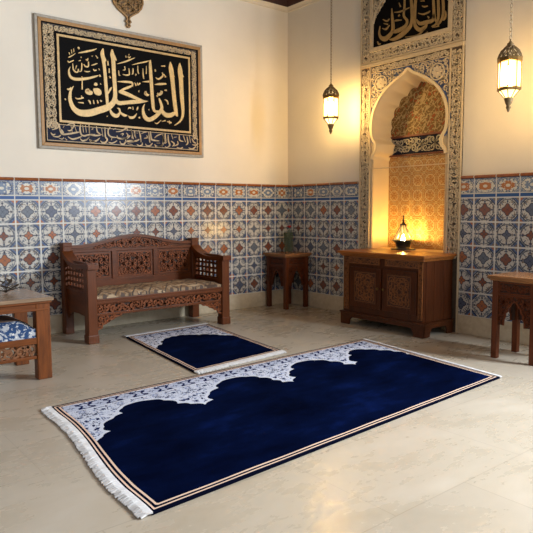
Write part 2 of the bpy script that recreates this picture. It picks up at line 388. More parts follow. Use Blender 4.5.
def scrolls(mb, a0, a1, b0, b1, cell, mp, c0, c1, mi=0, inside=None, seed=1, fat=.15, leaf=True, stem=True):
    """carved arabesque: rows of mirrored spirals with leaves, kept inside a region"""
    rg = random.Random(seed); na = max(1, round((a1-a0)/cell)); nb = max(1, round((b1-b0)/cell)); da, db = (a1-a0)/na, (b1-b0)/nb; s = min(da, db)
    ok = (lambda a, b: a0 <= a <= a1 and b0 <= b <= b1 and (inside is None or inside(a, b)))
    def put(pts):
        run = []
        for p in pts+[None]:
            if p and ok(p[0], p[1]): run.append(p)
            else:
                if len(run) > 1: mb.ribbon(run, mp, c0, c1, mi)
                run = []
    def lf(a, b, ang, L):
        q = [(a+math.cos(ang)*L*t, b+math.sin(ang)*L*t, L*.5*math.sin(PI*min(.97, t+.08))) for t in (0, .3, .6, 1)]; put(q)
    for i in range(na):
        for j in range(nb):
            ca, cb = a0+(i+.5)*da, b0+(j+.5)*db; h = 1 if (i+j) % 2 else -1; ph = rg.choice((0, PI/2, PI, -PI/2))+rg.uniform(-.3, .3)
            ca += rg.uniform(-.08, .08)*s; cb += rg.uniform(-.08, .08)*s
            put([(ca+s*.5*(1-.78*t)*math.cos(ph+h*t*7.2), cb+s*.5*(1-.78*t)*math.sin(ph+h*t*7.2), s*fat*(1.1-.3*t)) for t in [k/13 for k in range(14)]])
            lf(ca-s*.1, cb, ph+2, s*.26)
            if leaf:
                for k in range(3):
                    an = ph+k*2.1+.6; lf(ca+s*.44*math.cos(an), cb+s*.44*math.sin(an), an+h*.8, s*.34)
            if stem and i < na-1: put([(ca+da*t, cb+s*.46*math.sin(PI*t)*h, s*fat*.9) for t in (0, .2, .4, .6, .8, 1)][1:-1])
            if stem and j < nb-1: put([(ca+s*.46*math.sin(PI*t)*h, cb+db*t, s*fat*.9) for t in (.2, .4, .6, .8)])
    return mb
def frame_rect(mb, a0, a1, b0, b1, wd, mp, c0, c1, mi=0):
    for q in (((a0, b0), (a1, b0), (a1-wd, b0+wd), (a0+wd, b0+wd)), ((a1, b0), (a1, b1), (a1-wd, b1-wd), (a1-wd, b0+wd)), ((a1, b1), (a0, b1), (a0+wd, b1-wd), (a1-wd, b1-wd)), ((a0, b1), (a0, b0), (a0+wd, b0+wd), (a0+wd, b1-wd))):
        mb.prism(q, mp, c0, c1, mi)
    return mb

# ---------------------------------------------------------------- pen strokes of the inscriptions: (along the wall, height, width) in metres
LETTERS=[[(-2.412,2.748,0.009),(-2.422,2.7,0.0389),(-2.414,2.644,0.036),(-2.405,2.574,0.0331),(-2.398,2.474,0.0332),(-2.392,2.359,0.0333),(-2.386,2.243,0.0274),(-2.385,2.163,0.0122)],[(-2.404,2.682,0.0045),(-2.395,2.647,0.0181),(-2.383,2.631,0.0045)],[(-2.318,2.755,0.0091),(-2.318,2.709,0.0426),(-2.31,2.652,0.0412),(-2.307,2.558,0.0398),(-2.303,2.457,0.0399),(-2.3,2.37,0.04),(-2.302,2.296,0.0431),(-2.326,2.235,0.0522),(-2.391,2.184,0.0609),(-2.486,2.146,0.063),(-2.579,2.114,0.0651),(-2.669,2.11,0.0583),(-2.727,2.144,0.0462),(-2.754,2.198,0.0373),(-2.761,2.246,0.0315),(-2.751,2.303,0.0201),(-2.723,2.351,0.0058)],[(-2.296,2.705,0.0046),(-2.287,2.67,0.0184),(-2.275,2.653,0.0046)],[(-2.384,2.302,0.0061),(-2.351,2.364,0.0183),(-2.331,2.388,0.0061)],[(-2.571,2.345,0.0088),(-2.59,2.319,0.0441),(-2.554,2.311,0.0444),(-2.538,2.325,0.0119)],[(-2.525,2.35,0.0119),(-2.495,2.332,0.0656),(-2.457,2.32,0.054),(-2.443,2.317,0.009)],[(-2.518,2.39,0.0119),(-2.496,2.398,0.0328),(-2.484,2.406,0.009)],[(-2.303,2.322,0.0115),(-2.293,2.273,0.0324),(-2.263,2.243,0.0395),(-2.177,2.256,0.0354),(-2.09,2.272,0.0406),(-2.001,2.285,0.0266),(-1.939,2.294,0.0037)],[(-1.975,2.294,0.0049),(-2.063,2.309,0.0264),(-2.163,2.338,0.0401),(-2.236,2.354,0.035),(-2.258,2.349,0.0186)],[(-2.258,2.347,0.0116),(-2.223,2.375,0.0187),(-2.161,2.405,0.0236),(-2.117,2.427,0.0166),(-2.104,2.445,0.0095)],[(-2.269,2.451,0.0069),(-2.196,2.458,0.0187),(-2.14,2.461,0.0212),(-2.11,2.455,0.0213),(-2.108,2.422,0.0095)],[(-2.36,2.206,0.0046),(-2.356,2.163,0.0184),(-2.333,2.126,0.0346),(-2.291,2.113,0.0348),(-2.26,2.138,0.021),(-2.256,2.161,0.0093)],[(-2.283,2.192,0.0046),(-2.259,2.183,0.0186),(-2.248,2.151,0.0164),(-2.206,2.127,0.0282),(-2.175,2.13,0.0071)],[(-2.162,2.125,0.0059),(-2.138,2.11,0.0238),(-2.1,2.119,0.0215),(-2.068,2.159,0.0036)],[(-2.164,2.192,0.0035),(-2.151,2.207,0.0142),(-2.129,2.205,0.0119)],[(-2.11,2.222,0.0048),(-2.107,2.192,0.0095)],[(-2.053,2.228,0.0048),(-2.059,2.208,0.0168),(-2.067,2.19,0.006)],[(-2.048,2.118,0.0096),(-2.033,2.12,0.0193)],[(-2.044,2.382,0.0096),(-2.034,2.384,0.0216)],[(-2.393,2.104,0.0069),(-2.387,2.099,0.0137)],[(-2.084,2.464,0.0071),(-2.07,2.443,0.0119),(-2.07,2.432,0.0072)],[(-2.053,2.468,0.0072),(-2.047,2.446,0.012),(-2.021,2.466,0.012)],[(-1.993,2.483,0.0048),(-1.924,2.494,0.0171),(-1.918,2.495,0.0061)],[(-1.966,2.394,0.0049),(-1.973,2.364,0.0109),(-1.941,2.351,0.0146),(-1.921,2.365,0.0061)],[(-1.853,2.473,0.0049),(-1.8,2.487,0.0149),(-1.727,2.5,0.0063)],[(-1.976,2.262,0.0049),(-1.995,2.22,0.0194),(-1.991,2.163,0.0364),(-1.966,2.12,0.0439),(-1.921,2.11,0.0418),(-1.862,2.141,0.0397),(-1.807,2.192,0.0374),(-1.777,2.242,0.0326),(-1.794,2.304,0.0275),(-1.81,2.337,0.0124)],[(-1.897,2.715,0.0049),(-1.903,2.674,0.0268),(-1.898,2.561,0.0367),(-1.893,2.448,0.0368),(-1.888,2.357,0.0369),(-1.882,2.277,0.037),(-1.875,2.22,0.0321),(-1.853,2.199,0.0248),(-1.82,2.208,0.0125)],[(-1.829,2.386,0.005),(-1.816,2.376,0.0112),(-1.789,2.397,0.01),(-1.775,2.416,0.005)],[(-1.863,2.083,0.0037),(-1.837,2.076,0.0112),(-1.789,2.115,0.005)],[(-1.932,2.209,0.0073),(-1.925,2.21,0.0172)],[(-1.789,2.416,0.0062),(-1.781,2.413,0.0112)],[(-1.79,2.253,0.0075),(-1.779,2.216,0.0338),(-1.736,2.176,0.0454),(-1.675,2.177,0.0458),(-1.623,2.204,0.0346)],[(-1.666,2.729,0.0076),(-1.66,2.666,0.0512),(-1.646,2.563,0.0495),(-1.636,2.459,0.0458),(-1.626,2.354,0.046),(-1.615,2.267,0.0462),(-1.602,2.197,0.0347),(-1.588,2.172,0.0077)],[(-1.644,2.624,0.0057),(-1.633,2.591,0.021),(-1.617,2.581,0.0057)],[(-1.551,2.733,0.0077),(-1.549,2.663,0.0539),(-1.54,2.559,0.0503),(-1.535,2.435,0.0485),(-1.528,2.329,0.0428),(-1.522,2.241,0.0351),(-1.529,2.177,0.0273),(-1.562,2.121,0.0175),(-1.625,2.076,0.0077)],[(-1.532,2.639,0.0058),(-1.521,2.605,0.0232),(-1.504,2.595,0.0058)],[(-1.849,2.614,0.0055),(-1.841,2.606,0.0148)],[(-1.774,2.671,0.0075),(-1.728,2.677,0.0131)],[(-1.843,2.546,0.0055),(-1.808,2.534,0.0167),(-1.757,2.575,0.015),(-1.766,2.608,0.0075)],[(-1.746,2.593,0.0056),(-1.723,2.562,0.0151)],[(-1.852,2.473,0.0074),(-1.785,2.483,0.0168),(-1.716,2.495,0.0075)],[(-1.821,2.394,0.0056),(-1.811,2.369,0.013),(-1.775,2.39,0.0131),(-1.766,2.417,0.0056)],[(-1.74,2.429,0.0094),(-1.714,2.429,0.0151)],[(-1.822,2.351,0.0074),(-1.835,2.366,0.013)],[(-1.742,2.333,0.0057),(-1.712,2.319,0.017),(-1.703,2.285,0.0076)],[(-1.778,2.103,0.0057),(-1.737,2.115,0.0133)],[(-1.717,2.108,0.0076),(-1.666,2.1,0.0153)],[(-1.692,2.119,0.0076),(-1.685,2.084,0.0115)],[(-1.958,2.395,0.0055),(-1.953,2.37,0.0109),(-1.926,2.356,0.0147)],[(-2.762,2.611,0.008),(-2.732,2.629,0.0096),(-2.694,2.658,0.004)],[(-2.756,2.659,0.0064),(-2.75,2.64,0.008)],[(-2.732,2.686,0.0048),(-2.728,2.653,0.0072)],[(-2.709,2.701,0.0048),(-2.708,2.668,0.0072)],[(-2.67,2.719,0.0065),(-2.66,2.713,0.0195),(-2.657,2.701,0.0041)],[(-2.665,2.666,0.0049),(-2.598,2.688,0.0164),(-2.529,2.712,0.0149),(-2.479,2.735,0.005)],[(-2.748,2.527,0.004),(-2.763,2.49,0.0144),(-2.755,2.444,0.0225),(-2.723,2.421,0.0258),(-2.657,2.424,0.0261),(-2.572,2.444,0.0215),(-2.503,2.469,0.0167),(-2.468,2.484,0.005)],[(-2.771,2.579,0.0048),(-2.759,2.567,0.0112),(-2.738,2.578,0.0096),(-2.713,2.591,0.0081)],[(-2.723,2.562,0.0048),(-2.72,2.512,0.0113),(-2.7,2.487,0.0129),(-2.676,2.49,0.0114),(-2.669,2.519,0.0081)],[(-2.697,2.511,0.004),(-2.686,2.548,0.0081)],[(-2.667,2.499,0.0041),(-2.642,2.503,0.0098),(-2.634,2.563,0.0098),(-2.635,2.579,0.0041)],[(-2.643,2.633,0.0049),(-2.635,2.628,0.0114)],[(-2.664,2.594,0.0041),(-2.643,2.601,0.0073)],[(-2.614,2.57,0.0049),(-2.598,2.551,0.0115),(-2.57,2.556,0.0116),(-2.567,2.6,0.0099)],[(-2.592,2.621,0.0049),(-2.579,2.61,0.0115),(-2.57,2.632,0.0049)],[(-2.531,2.661,0.005),(-2.523,2.655,0.01)],[(-2.492,2.671,0.0042),(-2.471,2.646,0.01)],[(-2.538,2.57,0.0041),(-2.508,2.582,0.0117),(-2.477,2.597,0.005)],[(-2.612,2.507,0.0041),(-2.583,2.503,0.0099),(-2.553,2.512,0.005)],[(-2.522,2.539,0.0042),(-2.51,2.525,0.0117),(-2.488,2.532,0.01)],[(-2.466,2.551,0.0042),(-2.456,2.536,0.0076)],[(-2.639,2.452,0.0041),(-2.633,2.446,0.0082)],[(-2.635,2.446,0.0058),(-2.639,2.33,0.0131)],[(-2.786,2.32,0.0085),(-2.768,2.315,0.0171),(-2.746,2.338,0.0072)],[(-2.709,2.245,0.0058),(-2.68,2.238,0.0116),(-2.627,2.254,0.0117)],[(-2.649,2.272,0.0058),(-2.642,2.252,0.0102)],[(-2.681,2.205,0.0073),(-2.629,2.204,0.0132)],[(-2.582,2.237,0.0074),(-2.568,2.224,0.0177),(-2.558,2.2,0.0059)],[(-2.529,2.243,0.0059),(-2.524,2.207,0.0134)],[(-2.49,2.247,0.009),(-2.481,2.216,0.0135)],[(-2.459,2.25,0.009),(-2.444,2.237,0.0151)],[(-2.811,2.227,0.0071),(-2.803,2.213,0.0114)],[(-2.369,2.636,0.0076),(-2.366,2.594,0.0151)],[(-2.356,2.566,0.0076),(-2.357,2.523,0.0137)],[(-2.353,2.494,0.0076),(-2.347,2.473,0.0137)],[(-2.459,2.495,0.0075),(-2.451,2.474,0.018)],[(-2.454,2.402,0.006),(-2.447,2.407,0.0135)],[(-2.27,2.622,0.0043),(-2.194,2.651,0.0122),(-2.138,2.677,0.0141),(-2.077,2.709,0.0044)],[(-2.176,2.715,0.0044),(-2.17,2.699,0.0105)],[(-2.151,2.715,0.0044),(-2.139,2.7,0.0123),(-2.123,2.715,0.0053)],[(-2.141,2.737,0.0044),(-2.139,2.725,0.0088)],[(-2.107,2.636,0.0044),(-2.036,2.661,0.0107),(-1.959,2.686,0.0127),(-1.91,2.704,0.0055)],[(-2.256,2.56,0.0043),(-2.253,2.519,0.0104),(-2.239,2.512,0.0044)],[(-2.21,2.57,0.0052),(-2.187,2.577,0.0105),(-2.191,2.61,0.007)],[(-2.212,2.528,0.0052),(-2.175,2.525,0.0123),(-2.142,2.538,0.0124),(-2.145,2.595,0.0071)],[(-2.114,2.545,0.0071),(-2.103,2.551,0.0124),(-2.099,2.602,0.0089)],[(-2.072,2.534,0.0071),(-2.067,2.552,0.0125)],[(-2.046,2.634,0.0054),(-2.046,2.58,0.0107),(-2.034,2.556,0.0072)],[(-1.988,2.617,0.0045),(-1.987,2.545,0.0127),(-1.978,2.513,0.0054)],[(-1.948,2.648,0.0045),(-1.951,2.567,0.0091)],[(-1.849,2.628,0.0055),(-1.844,2.611,0.0111)]]
SCRIPT=[[(-2.872,1.99,0.0088),(-2.865,1.934,0.0195),(-2.844,1.896,0.0196),(-2.785,1.901,0.0198),(-2.711,1.919,0.02),(-2.674,1.927,0.0091)],[(-2.865,1.943,0.0104),(-2.843,1.918,0.0231),(-2.831,1.897,0.0104)],[(-2.8,1.979,0.0064),(-2.763,1.999,0.0144),(-2.727,1.998,0.0145),(-2.737,1.97,0.0145),(-2.766,1.933,0.0144),(-2.793,1.935,0.0065)],[(-2.759,1.986,0.0073),(-2.748,1.925,0.0073)],[(-2.723,1.98,0.0065),(-2.706,1.929,0.0065)],[(-2.662,2.003,0.0082),(-2.671,1.958,0.0183),(-2.66,1.905,0.0183),(-2.628,1.894,0.0184),(-2.59,1.906,0.0185),(-2.519,1.915,0.0084)],[(-2.643,1.996,0.0074),(-2.636,1.925,0.0075)],[(-2.608,1.927,0.0067),(-2.615,1.998,0.0066)],[(-2.577,2.006,0.0083),(-2.575,1.92,0.0084)],[(-2.539,1.986,0.0092),(-2.542,1.963,0.0092)],[(-2.791,1.874,0.0081),(-2.75,1.854,0.0181),(-2.704,1.866,0.0182),(-2.656,1.886,0.0083)],[(-2.671,1.864,0.0082),(-2.648,1.845,0.0184),(-2.61,1.859,0.0185),(-2.581,1.888,0.0084)],[(-2.581,1.864,0.0075),(-2.553,1.845,0.0168),(-2.522,1.847,0.0076)],[(-2.823,1.972,0.0056),(-2.837,1.954,0.0056)],[(-2.955,1.901,0.0079),(-2.934,1.881,0.0175),(-2.911,1.891,0.0079)],[(-2.934,1.868,0.0071),(-2.885,1.867,0.0159),(-2.858,1.887,0.0072)],[(-2.956,1.987,0.0063),(-2.929,2.003,0.014),(-2.89,1.997,0.0141),(-2.882,1.959,0.0141),(-2.909,1.939,0.0141),(-2.941,1.928,0.0063)],[(-2.823,1.858,0.0064),(-2.801,1.842,0.0065)],[(-2.97,1.969,0.0063),(-2.962,1.935,0.0063)],[(-2.877,1.855,0.0048),(-2.846,1.848,0.0107),(-2.832,1.866,0.0048)],[(-2.926,1.973,0.0063),(-2.904,1.961,0.0063)],[(-2.582,2.003,0.0075),(-2.578,1.923,0.0075)],[(-2.623,1.852,0.0075),(-2.584,1.886,0.0075)],[(-2.553,1.956,0.0067),(-2.538,1.98,0.0067)],[(-2.574,1.905,0.0084),(-2.507,1.905,0.0188),(-2.448,1.919,0.0085)],[(-2.504,1.996,0.0084),(-2.496,1.942,0.0188),(-2.467,1.926,0.0085)],[(-2.58,1.86,0.0084),(-2.557,1.843,0.0187),(-2.508,1.855,0.0188),(-2.473,1.885,0.0085)],[(-2.451,1.982,0.0068),(-2.439,1.901,0.0068)],[(-2.416,1.994,0.0086),(-2.414,1.903,0.0191),(-2.395,1.877,0.0191),(-2.411,1.848,0.0191),(-2.446,1.841,0.019),(-2.465,1.858,0.0085)],[(-2.357,1.999,0.0078),(-2.382,1.969,0.0172),(-2.379,1.924,0.0172),(-2.35,1.903,0.0173),(-2.289,1.902,0.0079)],[(-2.345,1.894,0.0069),(-2.351,1.87,0.0069)],[(-2.381,1.85,0.0078),(-2.341,1.843,0.0174),(-2.29,1.87,0.0079)],[(-2.302,1.994,0.0061),(-2.328,1.974,0.0061)],[(-2.298,1.957,0.007),(-2.237,1.971,0.0157),(-2.184,2.003,0.0158),(-2.175,1.976,0.0071)],[(-2.289,1.921,0.0087),(-2.279,1.898,0.0195),(-2.229,1.892,0.0196),(-2.177,1.905,0.0198),(-2.145,1.931,0.0089)],[(-2.248,1.938,0.0062),(-2.222,1.944,0.0137),(-2.233,1.92,0.0062)],[(-2.26,1.867,0.007),(-2.25,1.844,0.0157),(-2.215,1.842,0.0158),(-2.199,1.866,0.0158),(-2.198,1.89,0.0071)],[(-2.133,1.993,0.0081),(-2.125,1.904,0.0081)],[(-2.188,1.876,0.008),(-2.136,1.88,0.0179),(-2.091,1.878,0.0081)],[(-2.101,1.991,0.0072),(-2.098,1.925,0.0072)],[(-2.178,1.849,0.0045),(-2.127,1.843,0.0045)],[(-2.245,1.892,0.0071),(-2.199,1.895,0.016),(-2.17,1.931,0.016),(-2.188,1.955,0.0072)],[(-2.2,1.865,0.0088),(-2.125,1.873,0.0198),(-2.068,1.887,0.0199),(-2.043,1.901,0.009)],[(-2.133,1.997,0.0081),(-2.123,1.934,0.0179),(-2.11,1.897,0.0081)],[(-2.089,1.988,0.0065),(-2.095,1.945,0.0144),(-2.081,1.907,0.0065)],[(-2.05,1.995,0.0082),(-2.033,1.941,0.0182),(-2.025,1.872,0.0082)],[(-2.073,1.848,0.0082),(-2.045,1.833,0.0182),(-2.016,1.845,0.0183),(-2.011,1.869,0.0082)],[(-2.018,1.959,0.0057),(-1.989,1.974,0.0128),(-1.94,1.986,0.0058)],[(-1.99,1.914,0.0066),(-1.951,1.925,0.0147),(-1.96,1.946,0.0066)],[(-1.935,1.982,0.0083),(-1.927,1.905,0.0185),(-1.923,1.87,0.0083)],[(-1.915,1.992,0.0092),(-1.907,1.924,0.0204),(-1.888,1.903,0.0205),(-1.813,1.899,0.0093)],[(-1.977,1.858,0.0083),(-1.953,1.838,0.0185),(-1.919,1.845,0.0185),(-1.894,1.872,0.0084)],[(-1.868,1.926,0.0067),(-1.832,1.955,0.015),(-1.782,1.972,0.0068)],[(-1.771,1.977,0.0085),(-1.765,1.925,0.0189),(-1.774,1.862,0.0189),(-1.815,1.838,0.0188),(-1.855,1.844,0.0187),(-1.869,1.861,0.0084)],[(-1.746,1.988,0.0085),(-1.742,1.917,0.019),(-1.73,1.883,0.0086)],[(-1.844,1.875,0.0051),(-1.804,1.878,0.0051)],[(-2.172,1.846,0.004),(-2.116,1.839,0.0041)],[(-2.07,1.972,0.0049),(-2.066,1.955,0.0049)],[(-1.767,1.963,0.0091),(-1.764,1.893,0.0202),(-1.737,1.88,0.0091)],[(-1.74,1.984,0.0091),(-1.731,1.904,0.0091)],[(-1.707,1.972,0.0092),(-1.704,1.906,0.0204),(-1.688,1.864,0.0205),(-1.722,1.834,0.0092)],[(-1.85,1.84,0.0081),(-1.797,1.843,0.0181),(-1.769,1.869,0.0082)],[(-1.743,1.847,0.0101),(-1.722,1.829,0.0101)],[(-1.671,1.908,0.0092),(-1.633,1.882,0.0206),(-1.655,1.852,0.0093)],[(-1.664,1.975,0.0074),(-1.648,1.929,0.0074)],[(-1.637,1.948,0.0065),(-1.603,1.955,0.0065)],[(-1.633,1.858,0.0084),(-1.588,1.88,0.0187),(-1.593,1.913,0.0084)],[(-1.6,1.846,0.0084),(-1.561,1.834,0.0188),(-1.527,1.85,0.0085)],[(-1.569,1.982,0.0084),(-1.565,1.925,0.0187),(-1.52,1.913,0.0085)],[(-1.519,1.976,0.0094),(-1.492,1.91,0.0095)],[(-1.474,1.969,0.0095),(-1.464,1.902,0.0211),(-1.487,1.877,0.0095)],[(-1.445,1.991,0.0095),(-1.429,1.904,0.0096)],[(-1.411,1.954,0.0086),(-1.389,1.917,0.0192),(-1.36,1.904,0.0087)],[(-1.453,1.85,0.0095),(-1.407,1.838,0.0213),(-1.36,1.87,0.0097)],[(-1.406,1.886,0.0086),(-1.36,1.884,0.0193),(-1.313,1.912,0.0087)],[(-1.405,1.974,0.0077),(-1.37,1.962,0.0171),(-1.324,1.941,0.0078)],[(-1.349,1.861,0.0087),(-1.313,1.877,0.0088)],[(-1.465,1.834,0.0067),(-1.442,1.826,0.0067)]]
UPPER=[[(-1.628,3.197,0.0072),(-1.636,3.109,0.0254),(-1.646,3.028,0.0362),(-1.643,2.974,0.0363),(-1.602,2.936,0.044),(-1.551,2.915,0.0481),(-1.497,2.935,0.0336),(-1.467,2.989,0.0188),(-1.478,3.059,0.0075)],[(-1.787,3.272,0.0175),(-1.789,3.179,0.0211),(-1.781,3.089,0.0212),(-1.821,3.034,0.0245),(-1.813,2.99,0.0316),(-1.754,2.965,0.0391),(-1.673,2.959,0.0325),(-1.643,2.974,0.0109)],[(-1.865,3.251,0.0242),(-1.881,3.126,0.0345),(-1.883,3.034,0.0311),(-1.865,2.97,0.0382),(-1.814,2.936,0.0457),(-1.745,2.905,0.0463),(-1.665,2.886,0.0326),(-1.603,2.896,0.0092)],[(-1.923,3.236,0.0273),(-1.916,3.117,0.0309),(-1.914,3.012,0.0309),(-1.929,2.948,0.0309),(-1.987,2.905,0.0374),(-2.042,2.922,0.0336),(-2.06,2.948,0.01)],[(-1.937,3.014,0.0103),(-1.976,2.967,0.0306),(-2.051,2.962,0.0335),(-2.124,2.963,0.033),(-2.144,3.017,0.0197)],[(-2.127,3.182,0.023),(-2.135,3.077,0.0263),(-2.145,2.987,0.0263),(-2.169,2.937,0.0131)],[(-2.181,3.168,0.0227),(-2.189,3.049,0.026),(-2.188,2.962,0.0228),(-2.161,2.917,0.0197),(-2.116,2.908,0.0083)],[(-2.234,3.154,0.0257),(-2.243,3.036,0.0257),(-2.234,2.966,0.0226),(-2.205,2.922,0.0195),(-2.179,2.906,0.0065)],[(-2.264,3.016,0.0064),(-2.272,2.971,0.0224),(-2.249,2.94,0.0193),(-2.231,2.952,0.0081)],[(-1.66,3.15,0.0054),(-1.74,3.138,0.0142),(-1.848,3.149,0.0069)],[(-1.955,3.07,0.0051),(-2.012,3.046,0.0135),(-2.076,3.048,0.0133),(-2.094,3.058,0.005)],[(-2.0,3.126,0.0051),(-2.029,3.111,0.0134),(-2.065,3.11,0.0067)],[(-1.515,3.114,0.0056),(-1.568,3.086,0.0147),(-1.599,3.102,0.0073)],[(-1.506,3.028,0.0056),(-1.559,3.009,0.0184),(-1.6,3.039,0.0073)],[(-1.711,3.099,0.0071),(-1.731,3.109,0.016)],[(-1.661,3.064,0.0072),(-1.692,3.064,0.0162),(-1.752,3.053,0.0071)],[(-1.805,2.876,0.0053),(-1.941,2.862,0.0137),(-1.997,2.88,0.017),(-2.033,2.909,0.005)],[(-1.444,2.91,0.0076),(-1.466,2.877,0.0188),(-1.488,2.881,0.0075)],[(-1.981,3.176,0.0051),(-2.027,3.167,0.01)],[(-2.068,3.013,0.0067),(-2.083,2.994,0.015)],[(-2.035,2.857,0.0051),(-2.071,2.864,0.0134)],[(-2.125,2.896,0.005),(-2.197,2.894,0.0114)],[(-1.527,3.071,0.0056),(-1.579,3.051,0.0128)],[(-1.718,3.228,0.0053),(-1.739,3.184,0.0124)]]

def chain_off(p):
    o = Vector((0, 0, 0))
    while p: o += p.location; p = p.parent
    return o
_build = MB.build
def build(s, name, mats, parent=None, bevel=0, smooth=False, loc=None):
    off = chain_off(parent) if parent else Vector(loc or (0, 0, 0))
    s.v = [(x-off.x, y-off.y, z-off.z) for x, y, z in s.v]
    return _build(s, name, mats, parent, bevel, smooth, loc if not parent else None)
MB.build = build

# ================================================================= the room
struct('floor', MB().box(-7.2, 1.5, -7.8, .2, -.12, 0), M_FLOOR)
struct('ceiling', MB().box(-7.2, .5, -7.8, .2, 3.95, 4.05), M_CEIL)
struct('wall_left', MB().box(-7.2, .5, 0, .2, 0, 3.95), M_WALL)
b = MB()
b.box(0, .5, -1.36, 0, 0, 3.95); b.box(0, .5, -3.95, -2.33, 0, 3.95); b.box(0, .5, -2.33, -1.36, 2.62, 3.95); b.box(.29, .5, -2.33, -1.36, 0, 2.62)
b.box(0, .5, -6.6, -3.95, 3.25, 3.95); b.box(0, .5, -7.8, -6.6, 0, 3.95)
struct('wall_right', b, M_WALL)
b = MB(); b.box(-7.2, -4.8, -7.8, -7.6, 0, 3.95); b.box(-.4, 0, -7.8, -7.6, 0, 3.95); b.box(-4.8, -.4, -7.8, -7.6, 0, .6); b.box(-4.8, -.4, -7.8, -7.6, 3.2, 3.95)
struct('wall_front', b, M_WALL2)
b = MB(); b.box(-7.2, -7, -7.6, -5.8, 0, 3.95); b.box(-7.2, -7, -2.6, 0, 0, 3.95); b.box(-7.2, -7, -5.8, -2.6, 0, .6); b.box(-7.2, -7, -5.8, -2.6, 3.2, 3.95)
struct('wall_side', b, M_WALL2)

TS, T0, T1, T2, T3 = .22, .176, 1.276, 1.452, 1.478
def dado(mb, mp, a0, a1, z0, z1, c, uf, vf, mi=0):
    """glazed panel standing c proud of the wall between a0 and a1"""
    q = [(a0, z0), (a1, z0), (a1, z1), (a0, z1)]; o = len(mb.v)
    mb.v += [mp(a, z, c) for a, z in q]+[mp(a, z, 0) for a, z in q]; uvq = [(uf(a), vf(z)) for a, z in q]
    mb.face((o, o+1, o+2, o+3), mi, uvq)
    for i in range(4):
        j = (i+1) % 4; mb.face((o+i, o+4+i, o+4+j, o+j), mi, [uvq[i], uvq[i], uvq[j], uvq[j]])
def dado_run(spans, mp, uoff, name):
    t, d, m = MB(), MB(), MB()
    for (a0, a1), uo in zip(spans, uoff):
        uf = lambda a: -a/TS+uo
        dado(t, mp, a0, a1, T0, T1, .012, uf, lambda z: (z-T0)/TS)
        dado(d, mp, a0, a1, T1, T2, .014, uf, lambda z: (z-T1)/(T2-T1))
        prof = [(T2, .014), (T2, .022), (T2+.008, .026), (T3-.006, .024), (T3, .016), (T3, 0)]; o = len(m.v)
        for z, c in prof: m.v += [mp(a0, z, c), mp(a1, z, c)]
        for k in range(len(prof)-1):
            m.face((o+2*k, o+2*k+1, o+2*k+3, o+2*k+2), 0, [(uf(a0), k/5), (uf(a1), k/5), (uf(a1), (k+1)/5), (uf(a0), (k+1)/5)])
    return t, d, m
TR = 0
for spans, mp, uo in (([(-7, -.0)], onL, (100,)), ([(-1.212, -.012), (-3.95, -2.478)], onR, (.561, .12))):
    for mb, mat in zip(dado_run(spans, mp, uo, ''), (M_TILE, M_BORD, M_TRIM)):
        TR += 1; struct('trim_%d' % TR, mb, mat)
struct('baseboard_left', MB().box(-7, 0, -.024, 0, 0, T0), M_BASE, bevel=.004)
struct('baseboard_right', MB().box(-.024, 0, -1.212, -.024, 0, T0).box(-.024, 0, -3.95, -2.478, 0, T0), M_BASE, bevel=.004)
# cove and painted frieze under the ceiling
cv = [(3.555, 0), (3.555, .018), (3.575, .022), (3.60, .05), (3.60, 0)]; fz = [(3.60, 0), (3.60, .05), (3.66, .07), (3.90, .17), (3.95, .17), (3.95, 0)]
for prof, mats, sc in ((cv, M_COVE, False), (fz, (M_FRZ, M_FRZ2), True)):
    b = MB()
    for mp, a0, a1 in ((onL, -7, 0), (onR, -7.6, 0)):
        o = len(b.v); n = len(prof)
        for z, c in prof: b.v += [mp(a0, z, c), mp(a1-c, z, c)]
        for k in range(n-1): b.face((o+2*k, o+2*k+1, o+2*k+3, o+2*k+2))
        if sc: scrolls(b, max(a0, -3.6), a1-.1, 3.67, 3.90, .11, lambda a, z, c, mp=mp: mp(a, z, .07+(z-3.66)/.24*.10+c), 0, .006, 1, seed=3, leaf=False)
    TR += 1; struct('trim_%d' % TR, b, mats)

# ================================================================= mihrab
CY0 = -1.845
mih = empty('mihrab', (0, CY0, 0), 'tall arched prayer niche in the right wall with carved floral border and glowing tiled back', 'niche')
PROF = [(.45, .76), (.45, 1.70), (.442, 1.735), (.415, 1.765), (.398, 1.80), (.396, 1.85), (.412, 1.885), (.438, 1.92), (.452, 1.97), (.458, 2.04), (.455, 2.10), (.443, 2.16), (.42, 2.22), (.388, 2.275), (.345, 2.33), (.29, 2.38), (.225, 2.425), (.155, 2.463), (.09, 2.495), (.04, 2.522), (0, 2.552)]
def arch_hw(z):
    for (h0, z0), (h1, z1) in zip(PROF, PROF[1:]):
        if z0 <= z <= z1: return h0+(h1-h0)*(z-z0)/(z1-z0)
    return 0 if z > 2.552 else .45
mpM = lambda a, b, c: (-c, CY0-a, b)        # a grows to the right of the picture
